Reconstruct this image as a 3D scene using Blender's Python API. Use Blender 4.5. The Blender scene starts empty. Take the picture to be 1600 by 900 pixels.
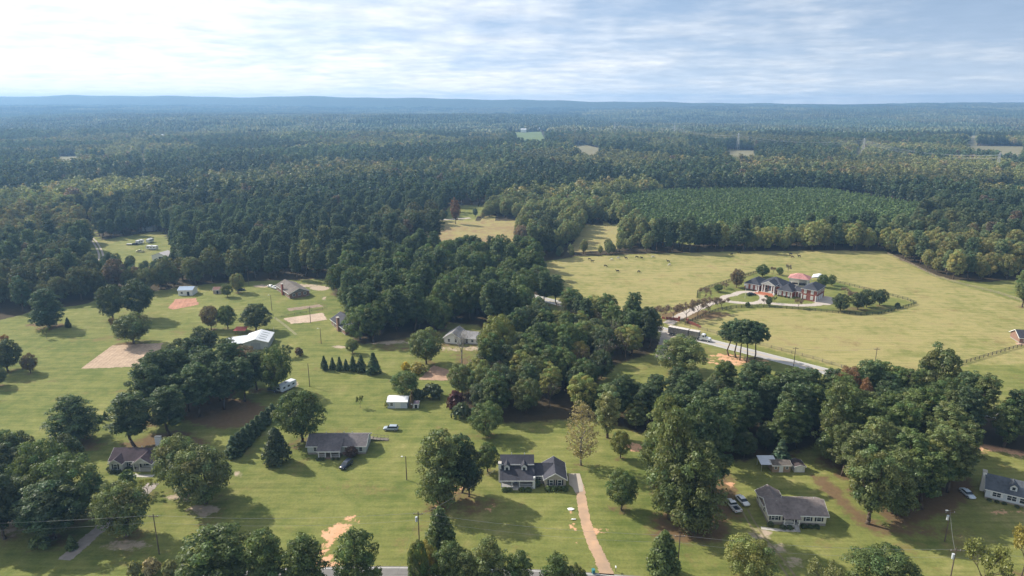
import bpy, bmesh, math, random
import numpy as np
from mathutils import Vector, Matrix, noise as mnoise

sc = bpy.context.scene
C = sc.collection
R = math.radians

# ------------------------------------------------------------------ camera, sky, sun, exposure
CAM_H, FPX, PITCH = 100.0, 1067.0, R(15.33)
cam_d = bpy.data.cameras.new('camera')
cam_d.sensor_width = 36.0
cam_d.lens = FPX / 1600 * 36.0
cam_d.clip_start = 1.0
cam_d.clip_end = 40000.0
cam = bpy.data.objects.new('camera', cam_d)
cam.location = (0, 0, CAM_H)
cam.rotation_euler = (R(90) - PITCH, 0, 0)
C.objects.link(cam)
sc.camera = cam

SUN_AZ, SUN_EL = R(-60), R(37)          # 60 degrees left of the view direction (+Y)
SUN_DIR = Vector((math.sin(SUN_AZ) * math.cos(SUN_EL), math.cos(SUN_AZ) * math.cos(SUN_EL), math.sin(SUN_EL)))
sd = bpy.data.lights.new('sun', 'SUN')
sd.energy = 5.0
sd.angle = R(0.9)
sd.color = (1.0, 0.93, 0.82)
sun = bpy.data.objects.new('sun', sd)
sun.rotation_euler = SUN_DIR.to_track_quat('Z', 'Y').to_euler()
sun.location = (0, 0, 300)
C.objects.link(sun)

world = bpy.data.worlds.new('World')
sc.world = world
world.use_nodes = True
wn, wl = world.node_tree.nodes, world.node_tree.links
wn.clear()
def W(t, **k):
    n = wn.new(t)
    for a, b in k.items(): setattr(n, a, b)
    return n
def wmath(op, a, b=None, c=None, clamp=False):
    n = W('ShaderNodeMath', operation=op); n.use_clamp = clamp
    for i, v in enumerate((a, b, c)):
        if v is None: continue
        if isinstance(v, (int, float)): n.inputs[i].default_value = v
        else: wl.new(v, n.inputs[i])
    return n.outputs[0]
sky = W('ShaderNodeTexSky', sky_type='NISHITA')
sky.sun_disc = False
sky.sun_elevation = SUN_EL
sky.sun_rotation = SUN_AZ
sky.altitude = 300
sky.air_density = 1.0; sky.dust_density = 0.3; sky.ozone_density = 1.5
tc = W('ShaderNodeTexCoord')
lift = W('ShaderNodeVectorMath', operation='ADD'); wl.new(tc.outputs['Generated'], lift.inputs[0]); lift.inputs[1].default_value = (0, 0, 0.24)
lnorm = W('ShaderNodeVectorMath', operation='NORMALIZE'); wl.new(lift.outputs[0], lnorm.inputs[0]); wl.new(lnorm.outputs[0], sky.inputs['Vector'])
sep = W('ShaderNodeSeparateXYZ'); wl.new(tc.outputs['Generated'], sep.inputs[0])
zc = wmath('MAXIMUM', sep.outputs[2], 0.0)
den = wmath('ADD', zc, 0.10)
comb = W('ShaderNodeCombineXYZ')
wl.new(wmath('DIVIDE', sep.outputs[0], den), comb.inputs[0])
wl.new(wmath('DIVIDE', sep.outputs[1], den), comb.inputs[1])
n1 = W('ShaderNodeTexNoise'); n1.inputs['Scale'].default_value = 0.85; n1.inputs['Detail'].default_value = 7; n1.inputs['Roughness'].default_value = 0.6
wl.new(comb.outputs[0], n1.inputs['Vector'])
n2 = W('ShaderNodeTexNoise'); n2.inputs['Scale'].default_value = 3.6; n2.inputs['Detail'].default_value = 5; n2.inputs['Roughness'].default_value = 0.55
wl.new(comb.outputs[0], n2.inputs['Vector'])
# the cloud deck is thicker toward the west (where the sun stands) and thins out to the east
cov = wmath('MULTIPLY_ADD', sep.outputs[0], -0.42, -0.02)
m = wmath('ADD', wmath('MULTIPLY_ADD', n1.outputs[0], 1.25, cov), wmath('MULTIPLY', n2.outputs[0], 0.30))
mask = W('ShaderNodeMapRange', interpolation_type='SMOOTHSTEP'); wl.new(m, mask.inputs[0])
mask.inputs[1].default_value = 0.46; mask.inputs[2].default_value = 1.12
# thin veil everywhere
low_ = wmath('MULTIPLY', wmath('EXPONENT', wmath('MULTIPLY', zc, -22.0)), 0.55)
veil = wmath('ADD', wmath('MULTIPLY_ADD', mask.outputs[0], 0.72, 0.19), low_, clamp=True)
dotn = W('ShaderNodeVectorMath', operation='DOT_PRODUCT'); wl.new(tc.outputs['Generated'], dotn.inputs[0]); dotn.inputs[1].default_value = SUN_DIR
glow = wmath('POWER', wmath('MULTIPLY_ADD', dotn.outputs['Value'], 0.5, 0.5, clamp=True), 3.0)
cb = wmath('MULTIPLY_ADD', glow, 0.26, 0.72)
cshade = wmath('MULTIPLY', cb, wmath('MULTIPLY_ADD', n2.outputs[0], 0.42, 0.78))
ccol = W('ShaderNodeMix', data_type='RGBA', blend_type='MULTIPLY'); ccol.inputs[0].default_value = 1.0
ccol.inputs[6].default_value = (0.96, 0.985, 1.01, 1)
crgb = W('ShaderNodeCombineXYZ')
for i in range(3): wl.new(cshade, crgb.inputs[i])
wl.new(crgb.outputs[0], ccol.inputs[7])
skys = W('ShaderNodeVectorMath', operation='SCALE'); wl.new(sky.outputs[0], skys.inputs[0]); skys.inputs[3].default_value = 0.105
skyt = W('ShaderNodeVectorMath', operation='MULTIPLY'); wl.new(skys.outputs[0], skyt.inputs[0]); skyt.inputs[1].default_value = (.94, 1.07, 1.09)
mixc = W('ShaderNodeMix', data_type='RGBA'); wl.new(veil, mixc.inputs[0]); wl.new(skyt.outputs[0], mixc.inputs[6]); wl.new(ccol.outputs[2], mixc.inputs[7])
bg = W('ShaderNodeBackground'); wl.new(mixc.outputs[2], bg.inputs[0]); bg.inputs[1].default_value = 1.0
wo = W('ShaderNodeOutputWorld'); wl.new(bg.outputs[0], wo.inputs[0])

vs = sc.view_settings
vs.view_transform = 'Standard'; vs.look = 'None'; vs.gamma = 1.0; vs.use_curve_mapping = False
vs.exposure = 0.45
cy = sc.cycles
cy.use_denoising = True
cy.max_bounces = 5; cy.diffuse_bounces = 3; cy.glossy_bounces = 2; cy.transmission_bounces = 3
cy.volume_bounces = 0; cy.transparent_max_bounces = 4
cy.sample_clamp_indirect = 4.0

# ------------------------------------------------------------------ ground positions and heights from image pixels
CP, SP = math.cos(PITCH), math.sin(PITCH)
def G(px, py, z=0.0):
    """ground point (metres) seen at a photo pixel; the land near the camera is flat"""
    dx, dy = (px - 800) / FPX, (450 - py) / FPX
    vy, vz = CP + dy * SP, -SP + dy * CP
    t = (z - CAM_H) / vz
    return (dx * t, vy * t)
def mpp(py):
    dy = (450 - py) / FPX
    return (CAM_H / (SP - dy * CP)) / FPX
def HT(by, ty):
    """height of a thing whose foot is seen at row by and top at row ty"""
    y = G(800, by)[1]
    dy = (450 - ty) / FPX
    return CAM_H + y / (CP + dy * SP) * (-SP + dy * CP)
def PG(pts): return [G(*p) for p in pts]

# ------------------------------------------------------------------ materials
def nt(m):
    m.use_nodes = True
    return m.node_tree.nodes, m.node_tree.links
MATS = {}
def mat(name, col, rough=0.7, var=0.15, scale=1.5, metal=0.0, bump=0.0, spec=0.3, var2=None):
    if name in MATS: return MATS[name]
    m = bpy.data.materials.new(name); n, l = nt(m)
    p = n['Principled BSDF']
    p.inputs['Roughness'].default_value = rough; p.inputs['Metallic'].default_value = metal
    p.inputs['Specular IOR Level'].default_value = spec
    t = n.new('ShaderNodeTexCoord')
    a = n.new('ShaderNodeTexNoise'); a.inputs['Scale'].default_value = scale; a.inputs['Detail'].default_value = 5
    l.new(t.outputs['Object'], a.inputs['Vector'])
    b = n.new('ShaderNodeTexNoise'); b.inputs['Scale'].default_value = scale * 0.17; b.inputs['Detail'].default_value = 3
    l.new(t.outputs['Object'], b.inputs['Vector'])
    s = n.new('ShaderNodeMath'); s.operation = 'ADD'; l.new(a.outputs[0], s.inputs[0]); l.new(b.outputs[0], s.inputs[1])
    r = n.new('ShaderNodeMapRange'); l.new(s.outputs[0], r.inputs[0])
    r.inputs[1].default_value = 0.65; r.inputs[2].default_value = 1.35
    mx = n.new('ShaderNodeMix'); mx.data_type = 'RGBA'; l.new(r.outputs[0], mx.inputs[0])
    c2 = var2 or tuple(min(1, c * (1 + var)) for c in col)
    mx.inputs[6].default_value = tuple(c * (1 - var) for c in col) + (1,)
    mx.inputs[7].default_value = tuple(c2) + (1,)
    l.new(mx.outputs[2], p.inputs['Base Color'])
    if bump:
        bn = n.new('ShaderNodeBump'); bn.inputs['Strength'].default_value = bump; bn.inputs['Distance'].default_value = 0.05
        l.new(a.outputs[0], bn.inputs['Height']); l.new(bn.outputs[0], p.inputs['Normal'])
    MATS[name] = m
    return m
M_white = lambda: mat('white_paint', (.74, .74, .72), .6, .06)
M_glass = lambda: mat('window_glass', (.025, .035, .045), .08, .3, spec=.6)
M_black = lambda: mat('black_rubber', (.018, .018, .02), .8, .2)
M_chrome = lambda: mat('bright_metal', (.6, .6, .6), .3, .1, metal=.8)
M_shut = lambda: mat('dark_shutter', (.02, .027, .035), .6, .2)
M_brick = lambda: mat('red_brick', (.27, .095, .07), .85, .25, 6)
M_brick2 = lambda: mat('brown_brick', (.25, .15, .11), .85, .25, 6)
M_conc = lambda: mat('concrete', (.45, .42, .37), .9, .15, 2)
M_wood = lambda: mat('pole_wood', (.13, .10, .075), .9, .25, 3)
M_deck = lambda: mat('weathered_deck', (.22, .19, .16), .9, .25, 3)

def leaf_mat(name, instancer=False):
    m = bpy.data.materials.new(name); n, l = nt(m)
    n.remove(n['Principled BSDF'])
    out = n['Material Output']
    if instancer:
        src = n.new('ShaderNodeAttribute'); src.attribute_type = 'INSTANCER'; src.attribute_name = 'tint'; colo = src.outputs['Color']
    else:
        src = n.new('ShaderNodeObjectInfo'); colo = src.outputs['Color']
    sh = n.new('ShaderNodeAttribute'); sh.attribute_type = 'GEOMETRY'; sh.attribute_name = 'shade'
    ml = n.new('ShaderNodeMix'); ml.data_type = 'RGBA'; ml.blend_type = 'MULTIPLY'; ml.inputs[0].default_value = 1
    l.new(colo, ml.inputs[6]); l.new(sh.outputs['Color'], ml.inputs[7])
    d = n.new('ShaderNodeBsdfDiffuse'); l.new(ml.outputs[2], d.inputs[0])
    t = n.new('ShaderNodeBsdfTranslucent')
    tm = n.new('ShaderNodeMix'); tm.data_type = 'RGBA'; tm.blend_type = 'MULTIPLY'; tm.inputs[0].default_value = 1
    l.new(ml.outputs[2], tm.inputs[6]); tm.inputs[7].default_value = (1.15, 1.1, .55, 1); l.new(tm.outputs[2], t.inputs[0])
    g = n.new('ShaderNodeBsdfGlossy'); g.inputs['Roughness'].default_value = .45; g.inputs[0].default_value = (.5, .5, .5, 1)
    mx = n.new('ShaderNodeMixShader'); mx.inputs[0].default_value = .34; l.new(d.outputs[0], mx.inputs[1]); l.new(t.outputs[0], mx.inputs[2])
    m2 = n.new('ShaderNodeMixShader'); m2.inputs[0].default_value = .035; l.new(mx.outputs[0], m2.inputs[1]); l.new(g.outputs[0], m2.inputs[2])
    l.new(m2.outputs[0], out.inputs[0])
    return m
LEAF, LEAF_I = leaf_mat('foliage'), leaf_mat('foliage_wood', True)
BARK = mat('bark', (.115, .085, .06), .9, .3, 2)
BARK_PALE = mat('pale_bark', (.27, .24, .21), .9, .2, 2)

# ------------------------------------------------------------------ object helpers
def link(o, parent=None):
    C.objects.link(o)
    if parent is not None: o.parent = parent
    return o
def tag(o, label=None, cat=None, group=None, kind=None):
    if label: o['label'] = label
    if cat: o['category'] = cat
    if group: o['group'] = group
    if kind: o['kind'] = kind
    return o
def thing(name, label, cat, loc=(0, 0, 0), rz=0.0, group=None):
    o = bpy.data.objects.new(name, None)
    o.empty_display_size = 0.5
    o.location = loc; o.rotation_euler = (0, 0, rz)
    return tag(link(o), label, cat, group)
def copy_tree(o, parent=None):
    c = o.copy(); C.objects.link(c); c.parent = parent
    for ch in list(o.children): copy_tree(ch, c)
    return c

class MB:
    def __init__(s): s.v, s.f = [], []
    def add(s, vs, fs):
        b = len(s.v); s.v += [tuple(p) for p in vs]; s.f += [tuple(b + i for i in f) for f in fs]; return s
    def hex8(s, b, t):
        return s.add(list(b) + list(t), [(3, 2, 1, 0), (4, 5, 6, 7), (0, 1, 5, 4), (1, 2, 6, 5), (2, 3, 7, 6), (3, 0, 4, 7)])
    def box(s, x0, x1, y0, y1, z0, z1):
        return s.hex8([(x0, y0, z0), (x1, y0, z0), (x1, y1, z0), (x0, y1, z0)], [(x0, y0, z1), (x1, y0, z1), (x1, y1, z1), (x0, y1, z1)])
    def obox(s, c, u, n, su, sn, z0, z1):
        """upright box: centre c (x,y), unit vectors u, n in plan"""
        p = lambda a, b, z: (c[0] + u[0] * a + n[0] * b, c[1] + u[1] * a + n[1] * b, z)
        return s.hex8([p(-su, -sn, z0), p(su, -sn, z0), p(su, sn, z0), p(-su, sn, z0)], [p(-su, -sn, z1), p(su, -sn, z1), p(su, sn, z1), p(-su, sn, z1)])
    def prism(s, pts, axis, a0, a1):
        """extrude a 2-D outline along an axis: 'x': pts are (y,z); 'y': pts are (x,z); 'z': pts are (x,y)"""
        f = {'x': lambda p, a: (a, p[0], p[1]), 'y': lambda p, a: (p[0], a, p[1]), 'z': lambda p, a: (p[0], p[1], a)}[axis]
        n = len(pts)
        return s.add([f(p, a0) for p in pts] + [f(p, a1) for p in pts],
                     [tuple(range(n - 1, -1, -1)), tuple(range(n, 2 * n))] + [(i, (i + 1) % n, n + (i + 1) % n, n + i) for i in range(n)])
    def tube(s, p0, p1, r0, r1=None, n=6):
        r1 = r0 if r1 is None else r1
        p0, p1 = Vector(p0), Vector(p1); d = (p1 - p0).normalized()
        a = d.orthogonal().normalized(); b = d.cross(a)
        ring = lambda c, r: [c + (a * math.cos(2 * math.pi * i / n) + b * math.sin(2 * math.pi * i / n)) * r for i in range(n)]
        return s.add(ring(p0, r0) + ring(p1, r1), [(i, (i + 1) % n, n + (i + 1) % n, n + i) for i in range(n)] + [tuple(range(n - 1, -1, -1)), tuple(range(n, 2 * n))])
    def path(s, pts, r, n=4):
        for a, b in zip(pts[:-1], pts[1:]): s.tube(a, b, r, r, n)
        return s
    def mesh(s, name, m=None, smooth=False):
        me = bpy.data.meshes.new(name); me.from_pydata(s.v, [], s.f)
        bm = bmesh.new(); bm.from_mesh(me); bmesh.ops.recalc_face_normals(bm, faces=bm.faces); bm.to_mesh(me); bm.free()
        if m: me.materials.append(m)
        if smooth: me.polygons.foreach_set('use_smooth', [True] * len(me.polygons))
        return me
    def build(s, name, m, parent=None, smooth=False):
        return link(bpy.data.objects.new(name, s.mesh(name, m, smooth)), parent)

# ------------------------------------------------------------------ geometry of the clearings, roads (plan view, metres)
def seg_dist(P, a, b):
    a, b = np.array(a), np.array(b); ab = b - a
    t = np.clip(((P - a) @ ab) / (ab @ ab), 0, 1)
    return np.linalg.norm(P - (a + t[:, None] * ab), axis=1)
def line_dist(P, pts):
    return np.min([seg_dist(P, a, b) for a, b in zip(pts[:-1], pts[1:])], axis=0)
def inside(P, poly):
    x, y = P[:, 0], P[:, 1]; r = np.zeros(len(P), bool)
    for (x0, y0), (x1, y1) in zip(poly, poly[1:] + poly[:1]):
        c = (y0 > y) != (y1 > y)
        with np.errstate(divide='ignore', invalid='ignore'):
            r ^= c & (x < (x1 - x0) * (y - y0) / (y1 - y0 + 1e-12) + x0)
    return r
def sdf(P, poly):
    """signed distance, positive inside"""
    d = line_dist(P, poly + poly[:1])
    return np.where(inside(P, poly), d, -d)

FRONT_ROAD = [(lambda g: (g[0], g[1] - 3.8))(G(*p)) for p in ((-500, 1060), (0, 938), (150, 915), (260, 902), (430, 888), (570, 884.5), (700, 885.5), (850, 890), (960, 897), (1100, 908), (1300, 932), (1700, 1000))]
_a, _b = G(847, 467), G(1250, 570)
def along(a, b, t): return (a[0] + (b[0] - a[0]) * t, a[1] + (b[1] - a[1]) * t)
DIAG_ROAD = [along(_a, _b, -1.6), along(_a, _b, -.6), _a, along(_a, _b, .5), _b, along(_a, _b, 1.7), along(_a, _b, 3.2)]
BIG_FIELD = PG([(832, 413), (900, 402), (1000, 398), (1180, 393), (1290, 391), (1385, 393), (1402, 406), (1465, 435), (1560, 463), (1640, 485), (1800, 520), (1800, 560), (1500, 572), (1442, 602), (1400, 602), (1330, 582), (1205, 545), (1110, 522), (1040, 505), (960, 487), (870, 470), (842, 440)])
PAST1 = PG([(640, 378), (690, 347), (760, 341), (822, 344), (800, 396), (720, 396)])
PAST1B = PG([(690, 340), (700, 325), (760, 322), (752, 338)])
PAST2 = PG([(885, 395), (915, 351), (950, 348), (992, 358), (962, 390)])
PLANT1 = PG([(952, 322), (985, 306), (1150, 302), (1330, 303), (1450, 330), (1425, 372), (1200, 379), (1070, 382), (1015, 374), (988, 352)])
PLANT2 = PG([(1478, 301), (1600, 296), (1760, 296), (1760, 326), (1590, 322)])
LEFT_FIELD = PG([(146, 378), (185, 371), (250, 361), (272, 380), (268, 415), (205, 418), (160, 408)])
def PF(pts):
    """far clearing: its near lip reaches toward the viewer behind the tree tops that hide it"""
    mid_ = sum(p[1] for p in pts) / len(pts)
    return [tuple(c * (.80 if p[1] > mid_ else 1) for c in G(*p)) for p in pts]
FAR_FIELDS = [PF([(803, 208), (845, 206), (856, 214), (838, 220), (806, 217)])] + [PF(p) for p in (
    [(888, 231), (912, 227), (940, 233), (938, 238), (905, 237)], [(1500, 229), (1600, 230), (1600, 234), (1520, 234)],
    [(1560, 234), (1600, 236), (1600, 243), (1562, 241)],
    [(85, 245), (125, 244), (125, 248), (90, 249)], [(217, 240), (228, 240), (231, 251), (220, 255)],
    [(1335, 232), (1345, 231), (1352, 240), (1335, 240)], [(1515, 213), (1530, 213), (1528, 218), (1512, 217)], [(1130, 236), (1180, 236), (1182, 243), (1135, 242)])]
# southern edge of the continuous forest; everything nearer is lawns, yards and named woods
FOREST_EDGE = PG([(-900, 520), (-300, 508), (0, 500), (62, 484), (130, 476), (160, 466), (260, 452), (300, 446), (345, 442), (430, 438), (500, 436), (530, 440), (640, 398), (700, 400), (760, 410), (832, 411), (900, 401), (1000, 397), (1180, 392), (1385, 392), (1405, 404), (1440, 420), (1480, 436), (1540, 441), (1610, 434), (1900, 470), (2600, 520)])
FOREST_POLY = FOREST_EDGE + [(30000, 400), (30000, 30000), (-30000, 30000), (-30000, 300)]
WOOD_OAK = PG([(515, 452), (560, 436), (640, 398), (760, 410), (832, 411), (858, 440), (850, 466), (830, 486), (800, 512), (760, 520), (745, 508), (705, 505), (690, 516), (640, 528), (560, 540), (543, 520), (540, 480)])
WOOD_MID = PG([(755, 560), (800, 530), (850, 500), (900, 494), (960, 505), (1030, 528), (1038, 545), (960, 572), (935, 600), (925, 640), (930, 655), (850, 660), (790, 662), (735, 650), (715, 625), (735, 590)])
WOOD_PINE_E = PG([(935, 655), (990, 640), (1060, 618), (1100, 622), (1180, 625), (1250, 640), (1330, 636), (1420, 642), (1445, 690), (1290, 692), (1265, 702), (1200, 716), (1140, 722), (1105, 705), (1040, 690), (985, 672)])
WOOD_STAND = PG([(1285, 705), (1318, 752), (1368, 806), (1430, 820), (1500, 792), (1514, 735), (1440, 690), (1340, 680)])
WOOD_BAND_E = PG([(1440, 684), (1500, 690), (1600, 708), (1760, 735), (1800, 650), (1560, 645), (1470, 655)])
WOOD_GROVE_W = PG([(222, 640), (262, 598), (300, 588), (345, 592), (420, 592), (448, 598), (452, 606), (425, 628), (380, 640), (330, 648), (280, 668), (245, 672)])
WOOD_COTTAGE = PG([(-120, 775), (0, 750), (40, 740), (110, 740), (150, 770), (158, 812), (130, 835), (60, 840), (-120, 845)])

# ------------------------------------------------------------------ far terrain
def hgt(x, y):
    x, y = np.asarray(x, float), np.asarray(y, float)
    r = np.hypot(x, y)
    k = np.clip((r - 1000) / 3200, 0, 1); k = k * k * (3 - 2 * k)
    h = 9 * np.sin(x / 610 + y / 940) + 8 * np.sin(x / -820 + y / 530 + 1.3) + 11 * np.sin(y / 1300 + x / 3100 + .6) + 6 * np.sin(x / 300 + 2) * np.sin(y / 420)
    return k * (h * 1.15 - 6) * (1 - .6 * np.clip((r - 3500) / 2500, 0, 1)) + 55 * np.clip((r - 2400) / 4000, 0, 1) ** 1.3

# ------------------------------------------------------------------ tree meshes (real foliage cards grouped in clumps on limbs)
def cards_mesh(name, P, N, size, rng, shade, elong=1.0, m=None):
    n = len(P)
    N = N / np.linalg.norm(N, axis=1)[:, None]
    up = rng.normal(size=(n, 3)); A = np.cross(N, up); A /= np.linalg.norm(A, axis=1)[:, None] + 1e-9; B = np.cross(N, A)
    s = size * rng.uniform(.65, 1.35, n)
    co = np.zeros((n, 4, 3))
    for k, (a, b) in enumerate(((-1, -.55), (.2, -1), (1, .45), (-.3, 1))):
        ja, jb = a + rng.uniform(-.25, .25, n), b + rng.uniform(-.25, .25, n)
        co[:, k] = P + A * (ja * s * elong)[:, None] * .5 + B * (jb * s / elong)[:, None] * .5
    co[:, 2] += N * (s * rng.uniform(-.25, .25, n))[:, None]
    me = bpy.data.meshes.new(name)
    me.vertices.add(4 * n); me.vertices.foreach_set('co', co.reshape(-1))
    me.loops.add(4 * n); me.loops.foreach_set('vertex_index', np.arange(4 * n, dtype=np.int32))
    me.polygons.add(n); me.polygons.foreach_set('loop_start', np.arange(0, 4 * n, 4, dtype=np.int32))
    me.update(calc_edges=True)
    at = me.attributes.new('shade', 'FLOAT_COLOR', 'FACE')
    at.data.foreach_set('color', np.c_[shade, np.ones(n)].astype(np.float32).reshape(-1))
    me.materials.append(m or LEAF)
    return me
def clumps_to_cards(cl, rng, per, size, flat=.8, jit=.75, warm=.1):
    """cl: rows (x,y,z,r). cards sit near the skin of every clump and face outward"""
    P, N, S = [], [], []
    for (x, y, z, r) in cl:
        k = max(5, int(per * (r / np.mean(cl[:, 3])) ** 2))
        d = rng.normal(size=(k, 3)); d /= np.linalg.norm(d, axis=1)[:, None]
        d[:, 2] = np.where(d[:, 2] < -.5, -d[:, 2], d[:, 2])
        rr = r * rng.uniform(.45, 1.08, k) ** .6
        P.append(np.array([x, y, z]) + d * rr[:, None] * np.array([1, 1, flat]))
        N.append(d + rng.normal(size=(k, 3)) * jit * .5 + np.array([0, 0, .25]))
        cs = rng.uniform(.78, 1.25)
        w = rng.normal(0, warm)
        s = cs * rng.uniform(.72, 1.3, k)
        S.append(np.c_[s * (1 + w), s, s * (1 - .4 * w)])
    return np.vstack(P), np.vstack(N), np.vstack(S)

def limb(mb, p, q, r0, r1, bend, rng, n=3, sides=5):
    p, q = np.array(p, float), np.array(q, float)
    last = p; L = np.linalg.norm(q - p)
    for i in range(1, n + 1):
        t = i / n
        c = p + (q - p) * t + np.array([0, 0, bend * L * math.sin(math.pi * t)]) + (rng.normal(size=3) * L * .03 if i < n else 0)
        mb.tube(last, c, r0 + (r1 - r0) * (i - 1) / n, r0 + (r1 - r0) * t, sides); last = c

def shape_broad(rng, H=16, Wd=14, low=.18, n=34, lob=.28, top=1.0):
    cz, rx, rz = H * (low + (1 - low) * .5), Wd / 2, H * (1 - low) / 2
    cl = []
    lump = rng.uniform(.78, 1.12, 12)
    for i in range(n):
        t = 1 - 2 * (i + .5) / n; a = i * 2.39996 + rng.uniform(-.3, .3)
        rad = math.sqrt(1 - t * t)
        k = lump[int((a % 6.283) / 6.283 * 6) + (6 if t > 0 else 0)]
        r = Wd * lob * .5 * rng.uniform(.75, 1.3)
        f = k * .80
        zz = cz + t * rz * f * (top if t > 0 else .9)
        cl.append((math.cos(a) * rad * (rx - r * .55) * k * .98, math.sin(a) * rad * (rx - r * .55) * k * .98, zz, r))
    for i in range(n // 3):
        d = rng.normal(size=3); d /= np.linalg.norm(d)
        cl.append((d[0] * rx * .45, d[1] * rx * .45, cz + d[2] * rz * .45, Wd * lob * .55))
    return np.array(cl)
def tree_broad(seed, H=16, Wd=14, low=.18, n=34, per=85, size=.62, lob=.28, lod=0, top=1.0, instancer=False, warm=.1):
    rng = np.random.default_rng(seed)
    cl = shape_broad(rng, H, Wd, low, n, lob, top)
    P, N, S = clumps_to_cards(cl, rng, per, size, .85, warm=warm)
    crown = cards_mesh('crown', P, N, size, rng, S, 1.0, LEAF_I if instancer else LEAF)
    mb = MB(); tr = H * .022
    fork = H * (low + .12)
    limb(mb, (0, 0, -.2), (rng.uniform(-.3, .3), rng.uniform(-.3, .3), fork), tr * 1.3, tr * .85, 0, rng, 3, 7)
    for c in cl[rng.choice(len(cl), 3 if lod else 11, replace=False)]:
        limb(mb, (0, 0, fork * rng.uniform(.7, 1)), c[:3], tr * .55, tr * .12, .06, rng)
    return crown, mb.mesh('trunk', BARK, True)
def tree_pine(seed, H=22, Wd=9.5, low=.30, n=90, per=92, size=.36, lod=0, instancer=False, dense=1.0, cone=.9):
    rng = np.random.default_rng(seed)
    cl, br = [], []
    lean = rng.normal(0, .012, 2) * H
    for i in range(n):
        t = (i + .5) / n                                    # 0 lowest branch, 1 tip
        a = i * 2.39996 + rng.uniform(-.5, .5)
        prof = (math.sqrt(max(0, 1 - (t * cone) ** 2.4)) * (.62 + .38 * min(1, t / .22)))
        rad = Wd / 2 * prof * rng.uniform(.55, 1.08)
        z = H * (low + (1 - low) * t) - H * .02
        r = Wd * (.115 if n > 60 else .15) * rng.uniform(.7, 1.35) * (1.1 - .35 * t)
        rr = max(0, rad - r * .5)
        x, y = math.cos(a) * rr + lean[0] * t, math.sin(a) * rr + lean[1] * t
        cl.append((x, y, z + rr * .12, r)); br.append((z - rr * .15, x, y, z))
        if rad > Wd * .28 and rng.random() < .75 * dense:
            cl.append((x * .5, y * .5, z + r * .2, r * .95))
    cl.append((lean[0], lean[1], H - Wd * .07, Wd * .09))
    cl = np.array(cl)
    P, N, S = clumps_to_cards(cl, rng, per, size, .72, .9, warm=.07)
    crown = cards_mesh('crown', P, N, size, rng, S, 1.4, LEAF_I if instancer else LEAF)
    mb = MB(); tr = H * .0125
    limb(mb, (0, 0, -.2), (lean[0], lean[1], H * .94), tr * 1.35, tr * .2, 0, rng, 5, 7)
    for k in rng.choice(len(br), 4 if lod else 26, replace=False):
        zb, x, y, z = br[k]
        limb(mb, (lean[0] * .6, lean[1] * .6, zb), (x, y, z), tr * .3, tr * .07, .03, rng, 2, 4)
    return crown, mb.mesh('trunk', BARK, True)
def tree_cone(seed, H=8, Wd=4.5, n=60, per=34, size=.42, low=.03, power=.85, instancer=False):
    rng = np.random.default_rng(seed); cl = []
    for i in range(n):
        t = (i + .5) / n; a = i * 2.39996 + rng.uniform(-.4, .4)
        prof = ((1 - t) ** power) * min(1, .72 + t * 2.2)
        r = Wd * .15 * rng.uniform(.75, 1.3) * (1.15 - .5 * t)
        rad = max(0, Wd / 2 * prof * rng.uniform(.82, 1.05) - r * .45)
        cl.append((math.cos(a) * rad, math.sin(a) * rad, H * (low + (1 - low) * t * .96) + r * .3, r))
        if i % 3 == 0: cl.append((math.cos(a) * rad * .4, math.sin(a) * rad * .4, H * (low + (1 - low) * t * .93) + r * .3, r * 1.1))
    P, N, S = clumps_to_cards(np.array(cl), rng, per, size, 1.15, .7, warm=.05)
    crown = cards_mesh('crown', P, N, size, rng, S, 1.0, LEAF_I if instancer else LEAF)
    mb = MB(); limb(mb, (0, 0, -.2), (0, 0, H * .8), H * .018, H * .004, 0, rng, 3, 6)
    return crown, mb.mesh('trunk', BARK, True)
def bare_branches(mb, rng, p, d, L, r, depth, tips):
    q = p + d * L
    mb.tube(p, q, r, r * .62, 4 if depth else 5)
    if depth == 0: tips.append(q); return
    for _ in range(3 if depth > 1 else 3):
        nd = d + rng.normal(size=3) * .42 + np.array([0, 0, .12]); nd /= np.linalg.norm(nd)
        bare_branches(mb, rng, p + d * L * rng.uniform(.55, 1), nd, L * rng.uniform(.6, .78), r * .55, depth - 1, tips)
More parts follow.
